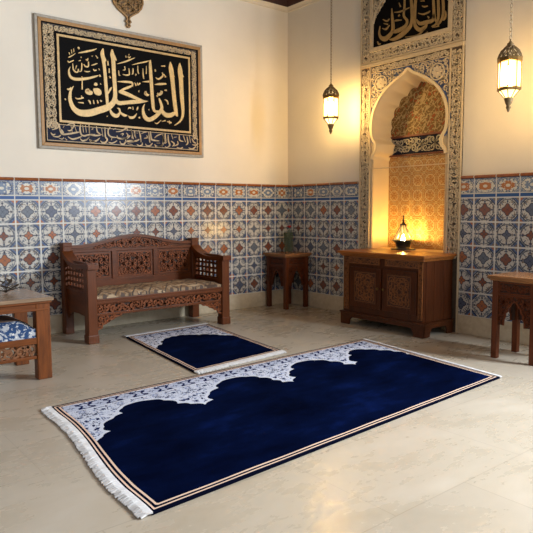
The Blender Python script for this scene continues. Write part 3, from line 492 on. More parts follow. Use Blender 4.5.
# ground of the spandrels, the border strips
b = MB()
for sg in (1, -1):
    poly = [(0, 2.60), (sg*.483, 2.60), (sg*.483, 1.97)]+[(sg*h, z) for h, z in PROF[8:]]
    b.prism(poly, mpM, 0, .012)
b.build('spandrel', M_SPB, mih)
sp = mih.children[0]
b = MB()
for sg in (1, -1): b = MB(); b.prism([(sg*.483, 1.97), (sg*.483, 1.62), (sg*.45, 1.62)]+[(sg*h, z) for h, z in PROF[1:9]], mpM, 0, .012); b.build('impost', M_STUC2, mih)
for sg in (1, -1):
    b = MB()
    def ins(a, z, sg=sg): return .008 < abs(a) < .472 and 1.95 < z < 2.59 and abs(a) > arch_hw(z)+.045 and ((abs(a)-.345)**2+(z-2.475)**2)**.5 > .088
    scrolls(b, *sorted((sg*.0, sg*.475)), 1.95, 2.592, .066, mpM, .012, .024, 0, ins, seed=5+sg, fat=.16)
    c0 = (sg*.345, 2.475)
    ring = [(c0[0]+.076*math.cos(k*PI/12), c0[1]+.076*math.sin(k*PI/12), .013) for k in range(25)]; b.ribbon(ring, mpM, .012, .03)
    for k in range(8):
        an = k*PI/4; b.ribbon([(c0[0]+math.cos(an)*r_, c0[1]+math.sin(an)*r_, w_) for r_, w_ in ((.016, .012), (.036, .034), (.054, .026), (.064, .004))], mpM, .012, .028)
    b.ribbon([(c0[0]+.012*math.cos(k*PI/4), c0[1]+.012*math.sin(k*PI/4), .014) for k in range(9)], mpM, .012, .03)
    b.build('arabesque_relief', M_STUC, sp)
# border
g, v, e = MB(), MB(), MB()
for sg in (1, -1):
    a0, a1 = sorted((sg*.483, sg*.63))
    g.box(-.012, 0, CY0-a1, CY0-a0, 0, 2.665)
    x0, x1 = a0+.016, a1-.016
    scrolls(v, x0, x1, .70, 2.645, .047, mpM, .012, .022, seed=11+sg, fat=.25)
    for q in (a0, a1-.014): e.box(-.03, 0, CY0-q-.014, CY0-q, 0, 2.665)
    e.box(-.016, 0, CY0-sg*.483, CY0-sg*.452, 0, 1.62)
g.box(-.012, 0, CY0-.483, CY0+.483, 2.60, 2.665)
scrolls(v, -.47, .47, 2.608, 2.655, .05, mpM, .012, .024, seed=19, fat=.24)
frame_rect(e, -.487, .487, 1.6, 2.603, .008, mpM, .0, .026)
e.box(-.034, 0, CY0-.63, CY0+.63, 2.665, 2.70)
bo = g.build('carved_border', M_STUCG, mih); v.build('vine_relief', M_STUC, bo); e.build('moulding', M_STUC2, bo, bevel=.003)
# rim of the arch, blue outline
full = [(-h, z) for h, z in PROF]+[(h, z) for h, z in reversed(PROF[:-1])]
def offset(pts, d):
    out = []
    for i, p in enumerate(pts):
        t = (Vector(pts[min(i+1, len(pts)-1)])-Vector(pts[max(i-1, 0)])).normalized(); out.append((p[0]-t.y*d, p[1]+t.x*d))
    return out
rim = bez([(a, z, .026) for a, z in offset(full[1:-1], .011)], 3)
MB().ribbon(rim, mpM, 0, .034).build('arch_rim', M_ARCH, mih)
MB().ribbon([(a, z, .012) for a, z, w_ in bez([(a, z, 0) for a, z in offset(full[6:-6], .034)], 3)], mpM, .012, .02).build('blue_outline', plain('cobalt_line', lin(66, 88, 140), .5), mih)
# jambs and the lobed soffit
b = MB(); DEP = .25
fine = bez([(h, z, 0) for h, z in PROF[1:]], 5); n = len(fine); NT = 6
for sg in (1, -1):
    o = len(b.v)
    for i, (h, z, _) in enumerate(fine):
        s_ = i/(n-1); lob = abs(math.sin(PI*s_*9)) if s_ < .97 else 0
        for t in range(NT):
            q = t/(NT-1); st = (0, .18, .36, .6, .84, 1)[t]; k = st*(.055+.05*(1-lob))*min(1, s_*6+.15)
            hh, zz = h+(0-h)*k, z+(1.95-z)*k*1.25 if z > 1.95 else z
            b.v.append(mpM(sg*hh, zz, .012-q*(DEP+.012)))
    for i in range(n-1):
        for t in range(NT-1):
            a_ = o+i*NT+t; b.face((a_, a_+1, a_+NT+1, a_+NT))
    b.box(0, DEP+.02, CY0-sg*.485, CY0-sg*.45, .6, 1.705)
b.build('soffit', M_ARCH, mih, smooth=True)
def uvquad(mb, x, y0, y1, z0, z1, s_):
    o = len(mb.v); mb.v += [(x, y0, z0), (x, y1, z0), (x, y1, z1), (x, y0, z1)]
    mb.face((o, o+1, o+2, o+3), 0, [(-y0/s_, z0/s_), (-y1/s_, z0/s_), (-y1/s_, z1/s_), (-y0/s_, z1/s_)])
    return mb
bk = uvquad(MB(), DEP, -2.33, -1.36, .6, 1.74, .155).build('tiled_niche_back', M_NICHE, mih)
uvquad(MB(), DEP, -2.33, -1.36, 1.93, 2.6, .2).build('floral_lunette', M_LUN, mih)
b = MB().box(DEP-.012, DEP+.02, -2.33, -1.36, 1.757, 1.927); bb = b.build('inscribed_band', M_NAVYF, mih)
b = scrolls(MB(), -2.31, -1.38, 1.768, 1.915, .075, lambda a, z, c: (DEP-.012-c, a, z), 0, .007, seed=23, fat=.17); b.build('scroll_relief', plain('pale_band_scroll', lin(176, 170, 150), .6), bb)
MB().box(DEP-.028, DEP, -2.33, -1.36, 1.735, 1.752).box(DEP-.028, DEP, -2.33, -1.36, 1.928, 1.95).build('red_moulding', plain('red_brown_line', lin(112, 58, 34), .5), mih, bevel=.004)
MB().box(-.034, DEP, -2.294, -1.396, .55, .757).build('sill', M_ARCH, mih)

# ================================================================= inscription above the niche
up = empty('inscription_panel', (0, CY0, 2.70), 'carved stone panel with gilt script on black, set above the arched niche', 'inscription panel')
z0, z1 = 2.705, 3.53
b = MB().box(-.012, 0, CY0-.63, CY0+.63, z0, z1); fr = b.build('carved_border', M_STUCG, up)
v, e = MB(), MB()
for a0, a1, q0, q1 in ((-.615, -.50, z0+.02, z1-.02), (.50, .615, z0+.02, z1-.02), (-.50, .50, z0+.018, z0+.108), (-.50, .50, z1-.108, z1-.018)):
    scrolls(v, a0, a1, q0, q1, .046, mpM, .012, .022, seed=31, fat=.25)
frame_rect(e, -.63, .63, z0, z1, .016, mpM, 0, .03); frame_rect(e, -.50, .50, z0+.108, z1-.108, .042, mpM, 0, .034)
v.build('vine_relief', M_STUC, fr); e.build('moulding', M_STUC2, fr, bevel=.003)
bf = MB().box(-.016, 0, CY0-.458, CY0+.458, z0+.15, z1-.15).build('black_field', M_BLACK, up)
b = MB()
for st in UPPER: b.ribbon(bez([(y, z, w_*1.05) for y, z, w_ in st if z < 3.37], 4), onR, .016, .024)
b.build('gilt_script', M_LET2, up)
for sg in (1, -1):
    b = MB(); cur = [(sg*.458, 3.10), (sg*.44, 3.17), (sg*.39, 3.25), (sg*.31, 3.32), (sg*.22, 3.38)]
    b.prism(cur+[(sg*.458, 3.38)], mpM, .0, .02, 1); b.ribbon([(a, z, .016) for a, z in cur], mpM, .016, .03)
    def ins(a, z, sg=sg): return z > 3.11+(.458-abs(a))*1.15
    scrolls(b, *sorted((sg*.24, sg*.452)), 3.12, 3.375, .055, mpM, .02, .028, 0, ins, seed=37, fat=.25)
    b.build('carved_corner', (M_STUC, M_STUCG), up)

# ================================================================= framed calligraphy on the left wall
cal = empty('calligraphy_panel', (-2.164, 0, 1.752), 'large framed black panel with big gold calligraphy on the left wall above the bench', 'wall panel')
x0, x1, z0, z1 = -3.066, -1.262, 1.752, 2.962
b = frame_rect(MB(), x0, x1, z0, z1, .026, onL, 0, .03); b.build('outer_edge', M_PALE, cal, bevel=.004)
frame_rect(MB(), x0+.026, x1-.026, z0+.026, z1-.026, .032, onL, 0, .034).build('gilt_edge', M_GOLDRIM, cal, bevel=.004)
frame_rect(MB(), x0+.058, x1-.058, z0+.058, z1-.058, .010, onL, 0, .03).build('dark_line', M_BLACK, cal)
i0, i1, j0, j1 = -2.868, -1.424, 2.005, 2.812     # outside of the inner gold line
b = MB().box(x0+.06, x1-.06, -.018, 0, z0+.06, z1-.06); fb = b.build('floral_border', M_VGROUND, cal)
v = MB()
for a0, a1, q0, q1 in ((x0+.076, i0-.022, j0-.06, z1-.078), (i1+.022, x1-.076, j0-.06, z1-.078), (i0-.022, i1+.022, j1+.024, z1-.078)):
    scrolls(v, a0, a1, q0, q1, .046, onL, .018, .026, seed=41, fat=.25); scrolls(v, a0, a1, q0, q1, .05, onL, .018, .024, seed=44, fat=.12, leaf=False)
v.build('vine_pattern', M_VINE, fb)
sb = MB().box(x0+.08, x1-.08, -.022, 0, z0+.078, j0-.022).build('script_band', M_NAVYF, cal)
b = MB()
for st in SCRIPT: b.ribbon(bez([(x, z, w_*.8) for x, z, w_ in st], 4), onL, .022, .029)
b.build('small_gold_script', M_VINE, sb)
frame_rect(MB(), x0+.076, x1-.076, z0+.076, j0-.018, .006, onL, .0, .027).build('band_line', M_VINE, sb)
frame_rect(MB(), i0-.022, i1+.022, j0-.022, j1+.022, .022, onL, 0, .026).build('black_line', M_BLACK, cal)
frame_rect(MB(), i0, i1, j0, j1, .02, onL, 0, .032).build('gold_line', M_GOLDLINE, cal)
bf = MB().box(i0+.01, i1-.01, -.024, 0, j0+.01, j1-.01).build('black_field', M_BLACK, cal)
b = MB()
for k, st in enumerate(LETTERS): b.ribbon(bez(st, 5), onL, .024, .0335+.00003*k)
b.build('gold_lettering', M_GOLD, cal)

# pierced bronze drop high on the wall
orn = empty('wall_pendant', (-2.13, 0, 3.0), 'pierced bronze drop ornament hanging on the wall above the calligraphy panel', 'wall ornament')
half = [(.004, 3.0), (.018, 3.015), (.008, 3.035), (.028, 3.055), (.01, 3.075), (.016, 3.10), (.05, 3.125), (.105, 3.16), (.145, 3.205), (.165, 3.26), (.160, 3.32), (.13, 3.38), (.08, 3.43), (.03, 3.47), (.012, 3.50), (.004, 3.53)]
outl = [(-2.13+h, z) for h, z in half]+[(-2.13-h, z) for h, z in reversed(half)]
MB().prism(outl, onL, 0, .012).build('backing', plain('bronze_backing', lin(96, 72, 44), .5, .1), orn)
b = MB(); b.ribbon([(a, z, .014) for a, z in outl+outl[:1]], onL, .008, .03)
def ins(a, z):
    for (h0, q0), (h1, q1) in zip(half[6:], half[7:]):
        if q0 <= z <= q1: return abs(a+2.13) < h0+(h1-h0)*(z-q0)/(q1-q0)-.008
    return False
scrolls(b, -2.30, -1.96, 3.12, 3.46, .058, onL, .010, .024, 0, ins, seed=43, fat=.2); b.build('filigree', M_ORN, orn)

# ================================================================= carved bench
be = empty('carved_bench', (-2.16, -.38, 0), 'long carved brown wooden bench with latticed arms against the left wall', 'bench')
bx0, bx1, yf, yb = -2.925, -1.405, -.70, -.055
for xa in (bx0, bx1-.09):
    b = MB().box(xa, xa+.09, yf, yf+.09, 0, .672).box(xa-.006, xa+.096, yf-.006, yf+.096, 0, .075); b.build('leg', WZ, be, bevel=.006)
for xa in (bx0+.005, bx1-.10):
    b = MB().box(xa, xa+.085, yb-.085, yb, 0, .855).box(xa-.004, xa+.089, yb-.089, yb+.004, .835, .872); b.build('leg', WZ, be, bevel=.006)
b = MB().box(bx0+.07, bx1-.07, yf+.008, yf+.07, .345, .392).box(bx0+.06, bx1-.06, yf+.02, yb-.03, .36, .388).box(bx0+.09, bx1-.09, yf+.004, yf+.03, .372, .392); b.build('seat', WX, be, bevel=.005)
# pierced apron with brackets
ax0, ax1, yA = bx0+.09, bx1-.09, yf+.03
mpA = lambda a, z, c: (a, yA-c, z)
b = MB().box(ax0, ax1, yA-.012, yA+.02, .236, .262).box(ax0, ax1, yA-.01, yA+.02, .335, .347); ap = b.build('apron', WX, be, bevel=.003)
b = scrolls(MB(), ax0, ax1, .262, .336, .062, mpA, -.004, .014, seed=51, fat=.3)
b.box(ax0, ax1, yA+.012, yA+.02, .262, .336, 1); b.build('carving', (W_CARVE, W_BACK), ap)
for sg, xa in ((1, ax0), (-1, ax1)):
    cur = [(xa, .237), (xa+sg*.235, .237), (xa+sg*.22, .222), (xa+sg*.17, .222), (xa+sg*.15, .20), (xa+sg*.10, .195), (xa+sg*.085, .165), (xa+sg*.05, .16), (xa+sg*.04, .13), (xa, .12)]
    b = MB().prism(cur, mpA, -.018, -.002, 1); b.ribbon([(p[0], p[1], .014) for p in cur[1:]], mpA, -.002, .012)
    def ins(a, z, xa=xa, sg=sg): d = (a-xa)*sg; return d > 0 and z > .13+d*.42
    scrolls(b, *sorted((xa, xa+sg*.22)), .135, .236, .05, mpA, -.004, .01, 0, ins, seed=53, fat=.3); b.build('bracket', (W_CARVE, W_BACK), ap)
# arms
for sg, xc in ((-1, bx0+.045), (1, bx1-.05)):
    curve = bez([(-.13, .80, 0), (-.20, .755, 0), (-.30, .715, 0), (-.42, .695, 0), (-.56, .70, 0), (-.70, .712, 0), (-.735, .706, 0)], 4)
    top = [(y, z) for y, z, _ in curve]; bot = [(y, z-.045) for y, z in reversed(top)]
    MB().prism(top+bot, lambda y, z, c, xc=xc: (xc+c, y, z), -.052, .052).build('armrest', WY, be, bevel=.008)
    lat = MB(); ya, yz = -.615, -.135; zb, zt = .455, .69
    nv, nh = 8, 5
    for k in range(nv):
        y = ya+(yz-ya)*k/(nv-1); lat.box(xc-.006, xc+.006, y-.013, y+.013, zb, .70)
    for k in range(nh):
        z = zb+.012+(zt-zb-.03)*k/(nh-1); lat.box(xc-.007, xc+.007, ya, yz, z-.011, z+.011)
    lat.box(xc-.013, xc+.013, ya, yz, .655, .715)
    lat.build('arm_lattice', WY, be, bevel=.003)
    side = [(-.61, .46), (-.14, .46), (-.14, .16), (-.17, .20), (-.22, .225), (-.38, .235), (-.53, .225), (-.58, .20), (-.61, .16)]
    MB().prism(side, lambda y, z, c, xc=xc: (xc+c, y, z), -.012, .012).box(xc-.022, xc+.022, -.61, -.14, .438, .462).build('side_panel', WY, be, bevel=.003)
# back: rails, three carved panels, arched crest
yB = yb-.05; px0, px1 = bx0+.09, bx1-.10
mpB = lambda a, z, c: (a, yB-c, z)
b = MB().box(px0, px1, yB-.02, yB+.03, .40, .50).box(px0, px1, yB-.02, yB+.03, .772, .80)
span = (px1-px0); pw = (span-.05*2)/3
for k in (1, 2): b.box(px0+k*pw+(k-1)*.05, px0+k*pw+k*.05, yB-.02, yB+.03, .50, .78)
b.build('backrest_frame', WX, be, bevel=.004)
for k in range(3):
    q0 = px0+k*(pw+.05); q1 = q0+pw
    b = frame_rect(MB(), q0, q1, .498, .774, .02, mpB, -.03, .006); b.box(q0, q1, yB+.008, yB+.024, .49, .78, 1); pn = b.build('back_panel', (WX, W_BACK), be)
    b = frame_rect(MB(), q0+.02, q1-.02, .518, .754, .008, mpB, -.02, .010)
    scrolls(b, q0+.03, q1-.03, .528, .744, .05, mpB, -.012, .008, seed=60+k, fat=.27); b.build('carving', W_CARVE, pn)
def crest(x):
    t = max(0, 1-abs(x-(px0+px1)/2)/.58); return .838+.092*(t*t*(3-2*t))
xs = [px0+span*k/48 for k in range(49)]
b = MB().prism([(x, .79) for x in (px0, px1)]+[(x, crest(x)) for x in reversed(xs)], mpB, -.035, .0)
b.ribbon([(x, crest(x)-.008, .028) for x in xs], mpB, -.04, .022); cr = b.build('crest_rail', WX, be)
b = MB(); mid = (px0+px1)/2
b.prism([(x, .806) for x in (mid-.44, mid+.44)]+[(x, max(.808, crest(x)-.032)) for x in reversed(xs) if abs(x-mid) < .44], mpB, 0, .003, 1)
def ins(a, z): return abs(a-mid) < .43 and .808 < z < crest(a)-.028
scrolls(b, mid-.44, mid+.44, .806, .90, .05, mpB, .003, .014, 0, ins, seed=67, fat=.27); b.build('carving', (W_CARVE, W_BACK), cr)
# cushion
ku = MB(); nx, ny = 36, 14; cx0, cx1, cy0, cy1 = bx0+.085, bx1-.09, yf+.02, yb-.115
def top_z(i, j):
    u, v_ = i/nx, j/ny; ed = min(1, min(u, 1-u)*14)*min(1, min(v_, 1-v_)*6); return .418+.03*ed**.5+.004*math.sin(i*1.3)*math.sin(j*.9)
gr = [[(cx0+(cx1-cx0)*i/nx, cy0+(cy1-cy0)*j/ny, top_z(i, j)) for j in range(ny+1)] for i in range(nx+1)]
ku.v = [p for r_ in gr for p in r_]+[(p[0], p[1], .389) for r_ in gr for p in r_]; H = (nx+1)*(ny+1); ix = lambda i, j: i*(ny+1)+j
for i in range(nx):
    for j in range(ny):
        ku.face((ix(i, j), ix(i+1, j), ix(i+1, j+1), ix(i, j+1))); ku.face((H+ix(i, j), H+ix(i, j+1), H+ix(i+1, j+1), H+ix(i+1, j)))
for i in range(nx):
    for j in (0, ny): ku.face((ix(i, j), ix(i+1, j), H+ix(i+1, j), H+ix(i, j)))
for j in range(ny):
    for i in (0, nx): ku.face((ix(i, j), ix(i, j+1), H+ix(i, j+1), H+ix(i, j)))
tag(ku.build('seat_cushion', M_KIL, smooth=True, loc=(-2.16, -.38, .389)), 'thin brown and beige woven seat cushion lying on the carved bench', 'cushion')

# ================================================================= stools
def make_stool(x, y, label):
    t = empty('carved_stool', (x, y, 0), label, 'stool', 'carved wooden stools'); h = .18; T = .65
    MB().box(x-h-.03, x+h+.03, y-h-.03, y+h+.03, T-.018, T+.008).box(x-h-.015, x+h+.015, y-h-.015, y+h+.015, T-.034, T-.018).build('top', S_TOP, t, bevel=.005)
    for sx in (-1, 1):
        for sy in (-1, 1):
            q, r_ = x+sx*(h-.024), y+sy*(h-.024); MB().box(q-.024, q+.024, r_-.024, r_+.024, 0, T-.034).build('leg', SZ, t, bevel=.004)
    maps = [lambda a, z, c: (x-h+.02-c, y+a, z), lambda a, z, c: (x+h-.02+c, y+a, z), lambda a, z, c: (x+a, y-h+.02-c, z), lambda a, z, c: (x+a, y+h-.02+c, z)]
    hw = h-.047
    arch = [(.088, .27), (.086, .32), (.072, .34), (.075, .365), (.056, .385), (.054, .412), (.034, .428), (.026, .446), (0, .468)]
    def ahw(z):
        for (a0, q0), (a1, q1) in zip(arch, arch[1:]):
            if q0 <= z <= q1: return a0+(a1-a0)*(z-q0)/(q1-q0)
        return 0
    for k, mp in enumerate(maps):
        b = MB()
        for sg in (1, -1): b.prism([(0, T-.034), (sg*hw, T-.034), (sg*hw, .27)]+[(sg*a, z) for a, z in arch], mp, -.008, 0)
        pn = b.build('side_panel', W_BACK, t)
        b = MB(); frame_rect(b, -hw, hw, .515, .61, .012, mp, 0, .012); b.box(*[q for pr in zip(mp(-hw, .498, 0), mp(hw, .512, .012)) for q in pr])
        pts = [(-a, z, .014) for a, z in arch]+[(a, z, .014) for a, z in reversed(arch[:-1])]; b.ribbon(pts, mp, 0, .012)
        scrolls(b, -hw+.012, hw-.012, .527, .598, .048, mp, 0, .009, seed=71, fat=.24)
        scrolls(b, -hw+.004, hw-.004, .275, .497, .042, mp, 0, .009, 0, lambda a, z: abs(a) > ahw(z)+.01, seed=73, fat=.24)
        b.build('carving', SX, pn)
    return t
st = make_stool(-.22, -.24, 'carved wooden stool standing in the room corner with a flower vase on it')
s2 = copy_tree(st); s2.location = (-.48, -3.385, 0); s2['label'] = 'carved wooden stool at the right edge, standing on its own right of the cabinet'

# ================================================================= cabinet
ca = empty('cabinet', (-.25, -1.92, 0), 'dark carved wooden cabinet with two doors standing in front of the arched niche', 'cabinet')
y0, y1, xf = -2.42, -1.42, -.475
MB().box(xf, -.037, y0, y1, .12, .722).build('body', CZ, ca, bevel=.003)
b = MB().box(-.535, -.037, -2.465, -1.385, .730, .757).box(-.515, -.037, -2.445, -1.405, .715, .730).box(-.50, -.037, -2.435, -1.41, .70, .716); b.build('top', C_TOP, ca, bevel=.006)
b = MB(); mpC = lambda a, z, c: (xf-.02-c, a, z); P0, P1 = y0-.02, y1+.02
b.prism([(P0, 0), (P0, .13), (P1, .13), (P1, 0), (P1-.115, 0), (P1-.125, .05), (P1-.15, .078), (P0+.15, .078), (P0+.125, .05), (P0+.115, 0)], mpC, -.022, 0)
for yy in (P0, P1-.022): b.prism([(xf-.018, 0), (xf-.018, .13), (-.038, .13), (-.038, 0), (-.12, 0), (-.13, .05), (-.15, .078), (xf+.11, .078), (xf+.09, .05), (xf+.08, 0)], lambda a, z, c, yy=yy: (a, yy+c, z), 0, .022)
b.box(xf-.03, -.037, P0-.008, P1+.008, .118, .134); b.build('plinth', CX, ca, bevel=.004)
mpF = lambda a, z, c: (xf-c, a, z)
for q0, q1 in ((-1.905, -1.505), (-2.375, -1.975)):
    b = frame_rect(MB(), q0, q1, .632, .697, .008, mpF, 0, .012); b.box(xf-.004, xf, q0, q1, .632, .697, 1)
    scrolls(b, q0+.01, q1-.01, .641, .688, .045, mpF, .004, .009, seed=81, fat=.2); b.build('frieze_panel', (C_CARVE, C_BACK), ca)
for q0, q1, ky in ((-1.93, -1.53, -1.905), (-2.352, -1.952, -1.978)):
    d = MB().box(xf-.018, xf-.001, q0, q1, .20, .60); frame_rect(d, q0+.052, q1-.052, .245, .562, .01, mpF, .016, .026)
    dr = d.build('door', CZ, ca, bevel=.003)
    b = MB(); frame_rect(b, q0+.062, q1-.062, .255, .552, .006, mpF, .016, .021); b.box(xf-.0195, xf-.017, q0+.06, q1-.06, .255, .552, 1)
    mid = (q0+q1)/2
    for rr in (.10, .06):
        b.ribbon([(mid+rr*math.cos(k*PI/16)*(1+.12*math.cos(k*PI/2)), .403+rr*1.15*math.sin(k*PI/16)*(1+.12*math.cos(k*PI/2)), .008) for k in range(33)], mpF, .0195, .024)
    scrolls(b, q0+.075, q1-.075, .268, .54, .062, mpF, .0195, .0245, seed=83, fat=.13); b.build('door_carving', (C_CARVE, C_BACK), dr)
    k = MB(); k.v = []; prof = [(.004, 0), (.004, .012), (.012, .018), (.013, .026), (.006, .032), (0.0, .033)]
    kk = MB().lathe(prof, 0, 0, 12); kk.v = [(xf-.017-z, ky+x_, .405+y_) for x_, y_, z in kk.v]; kk.build('knob', M_BRASS, dr, smooth=True)
for q0, q1 in ((-2.412, -2.366), (-1.50, -1.44)):
    b = frame_rect(MB(), q0, q1, .16, .69, .006, mpF, 0, .010); scrolls(b, q0+.006, q1-.006, .17, .68, .036, mpF, 0, .008, seed=87, fat=.22); b.build('pilaster', C_CARVE, ca)
b = MB()
for k, (s0, s1) in enumerate(((xf+.03, -.33), (-.325, -.18), (-.175, -.045))): b.box(s0, s1, y0-.006, y0, .14, .695)
b.build('side_boards', CZ, ca, bevel=.003)

# burner on the cabinet
bu = empty('oil_lamp', (.06, -1.755, .757), 'small lit oil lamp with pewter bowl and glass cone, in the niche above the cabinet', 'lamp')
bx, by, bz = .06, -1.755, .757
MB().lathe([(0, bz), (0.1277, bz), (0.1277, bz+.96*.008), (0.0855, bz+.96*.018), (0.0798, bz+.96*.02)], bx, by, 28).build('base', M_BURN, bu, smooth=True)
MB().lathe([(0.0798, bz+.96*.016), (0.07068, bz+.96*.03), (0.07524, bz+.96*.055), (0.0969, bz+.96*.085), (0.1231, bz+.96*.098), (0.1208, bz+.96*.104), (0.0912, bz+.96*.092), (0.057, bz+.96*.07), (0, bz+.96*.066)], bx, by, 28).build('bowl', M_BURN, bu, smooth=True)
MB().lathe([(0.09576, bz+.96*.098), (0.08436, bz+.96*.135), (0.05928, bz+.96*.18), (0.0342, bz+.96*.23), (0.022, bz+.96*.262)], bx, by, 20).build('glass_cone', M_BGLASS, bu, smooth=True)
b = MB()
for k in range(8):
    an = 2*PI*k/8; b.tube([(bx+r_*math.cos(an), by+r_*math.sin(an), bz+z) for r_, z in ((.099, .094), (.088, .13), (.063, .173), (.037, .221), (.025, .252))], .0035, 5)
b.build('wire_frame', M_BURN, bu)
MB().lathe([(0.04104, bz+.96*.26), (0.03876, bz+.96*.268), (0.014, bz+.96*.285), (0.008, bz+.96*.30), (0.013, bz+.96*.31), (0.006, bz+.96*.322), (0.004, bz+.96*.345), (0.009, bz+.96*.352), (0, bz+.96*.375)], bx, by, 16).build('cap', M_BURN, bu, smooth=True)
MB().lathe([(0, bz+.96*.078), (0.018, bz+.96*.092), (0.022, bz+.96*.108), (0.012, bz+.96*.14), (0, bz+.96*.165)], bx, by, 12).build('flame', M_FLAME, bu, smooth=True)

# ================================================================= lanterns
def make_lantern(x, y, zb, label):
    t = empty('hanging_lantern', (x, y, zb), label, 'lantern', 'lit brass lanterns on chains'); L = lambda p: [(r_, zb+z) for r_, z in p]
    MB().lathe(L([(0, 0), (.007, .004), (.012, .02), (.02, .035), (.014, .05), (.024, .066), (.03, .085), (.036, .10), (.03, .108), (.012, .112)]), x, y, 12).build('finial', M_IRON, t, smooth=True)
    MB().lathe(L([(.03, .106), (.045, .125), (.066, .15), (.074, .162)]), x, y, 8).build('lower_glass', M_LGLASS, t)
    MB().lathe(L([(.074, .158), (.087, .162), (.087, .178), (.078, .184), (0, .185)]), x, y, 8).build('lower_rim', M_BRASS, t)
    MB().lathe(L([(.078, .366), (.09, .372), (.09, .398), (.08, .404)]), x, y, 8).build('upper_rim', M_BRASS, t)
    MB().lathe(L([(.078, .18), (.079, .37)]), x, y, 8).build('glass', M_LGLASS, t)
    b = MB()
    for k in range(8):
        an = 2*PI*(k+.5)/8; c_, s_ = math.cos(an), math.sin(an)
        b.tube([(x+.081*c_, y+.081*s_, zb+.18), (x+.081*c_, y+.081*s_, zb+.37)], .0045, 6)
        b.tube([(x+r_*c_, y+r_*s_, zb+z) for r_, z in ((.032, .108), (.048, .127), (.076, .162))], .004, 6)
    b.build('cage', M_BRASS, t)
    b = MB().lathe(L([(.026, .478), (.03, .484), (.02, .492)]), x, y, 16)
    for k in range(12):
        for s_ in (1, -1):
            an = 2*PI*k/12; b.tube([(x+r_*math.cos(an+s_*q), y+r_*math.sin(an+s_*q), zb+z) for r_, z, q in ((.086, .40, 0), (.078, .425, .2), (.063, .455, .4), (.04, .477, .6), (.026, .486, .8))], .0055, 5)
    b.build('dome', M_IRON, t)
    MB().lathe(L([(.03, .482), (.034, .49), (.02, .498), (.026, .506), (.014, .516), (.006, .53), (.004, .54)]), x, y, 12).build('cap', M_IRON, t, smooth=True)
    b = MB(); z = zb+.535; k = 0; top = 3.93
    while z < top:
        pts = []
        for q in range(11):
            an = 2*PI*q/10; u_ = .0085*math.cos(an); pts.append((x+(u_ if k % 2 else 0), y+(0 if k % 2 else u_), z+.016+.019*math.sin(an)))
        b.tube(pts, .0026, 5, cap=False); z += .029; k += 1
    b.build('chain', M_IRON, t)
    MB().lathe([(0, 3.915), (.03, 3.92), (.05, 3.94), (.05, 3.95)], x, y, 16).build('ceiling_rose', M_IRON, t, smooth=True)
    MB().lathe(L([(0, .205), (.026, .215), (.034, .25), (.034, .30), (.026, .335), (0, .345)]), x, y, 16).build('bulb', M_BULB, t, smooth=True)
    return t
make_lantern(-.36, -1.108, 1.968, 'lit brass lantern on a long chain between the room corner and the arched niche')
make_lantern(-.62, -3.268, 1.905, 'lit brass lantern on a chain right of the arched niche, closest to the viewer')

# ================================================================= vase
vx, vy, vz = -.165, -.20, .658
va = empty('flower_vase', (vx, vy, vz), 'clear glass vase of green stems and one red flower on the corner stool', 'vase')
MB().lathe([(0, vz), (.048, vz), (.052, vz+.02), (.056, vz+.20), (.060, vz+.24), (.056, vz+.24), (.052, vz+.20), (.048, vz+.02), (0, vz+.015)], vx, vy, 20).build('glass', M_VASE, va, smooth=True)
rg = random.Random(3); b = MB(); lv = MB()
for k in range(9):
    an = k*2.4; r0, r1 = .02, rg.uniform(.02, .05); h = rg.uniform(.18, .27)
    p0 = (vx+r0*math.cos(an+2), vy+r0*math.sin(an+2), vz+.02); p1 = (vx+r1*math.cos(an), vy+r1*math.sin(an), vz+h); b.tube([p0, tuple((q+w_)/2 for q, w_ in zip(p0, p1)), p1], .0035, 5)
    for s_ in (.35, .55, .75, .95):
        c_ = [q+(w_-q)*s_ for q, w_ in zip(p0, p1)]; an2 = rg.uniform(0, 6.28); L = rg.uniform(.025, .04)
        d_ = Vector((math.cos(an2)*.6, math.sin(an2)*.6, .7)); sd = Vector((-math.sin(an2), math.cos(an2), 0)); o = len(lv.v); c_ = Vector(c_)
        lv.v += [tuple(c_), tuple(c_+d_*L*.5+sd*L*.28), tuple(c_+d_*L+Vector((0, 0, -.004))), tuple(c_+d_*L*.5-sd*L*.28), tuple(c_+d_*L*.5+Vector((0, 0, -.004)))]
        for q in ((0, 1, 4), (1, 2, 4), (2, 3, 4), (3, 0, 4)): lv.face([o+i for i in q])
fx, fy, fzz = vx+.005, vy-.01, vz+.30
b.tube([(vx, vy, vz+.02), (vx+.008, vy, vz+.18), (fx, fy, fzz)], .0035, 5)
b.build('stems', M_LEAF, va); lv.build('leaves', M_LEAF, va)
b = MB()
for k in range(10):
    an = k*2.4; rr = .006+.0022*k
    c_ = Vector((fx+rr*math.cos(an), fy+rr*math.sin(an), fzz+.012-.001*k)); up_ = Vector((math.cos(an)*.5, math.sin(an)*.5, .8)); sd = Vector((-math.sin(an), math.cos(an), 0)); o = len(b.v)
    b.v += [tuple(c_-sd*.006), tuple(c_+sd*.006), tuple(c_+sd*.011+up_*.012), tuple(c_+up_*.02), tuple(c_-sd*.011+up_*.012)]; b.face(range(o, o+5))
b.lathe([(0, fzz-.004), (.01, fzz), (.012, fzz+.012), (0, fzz+.024)], fx, fy, 10); b.build('red_flower', M_RED, va)

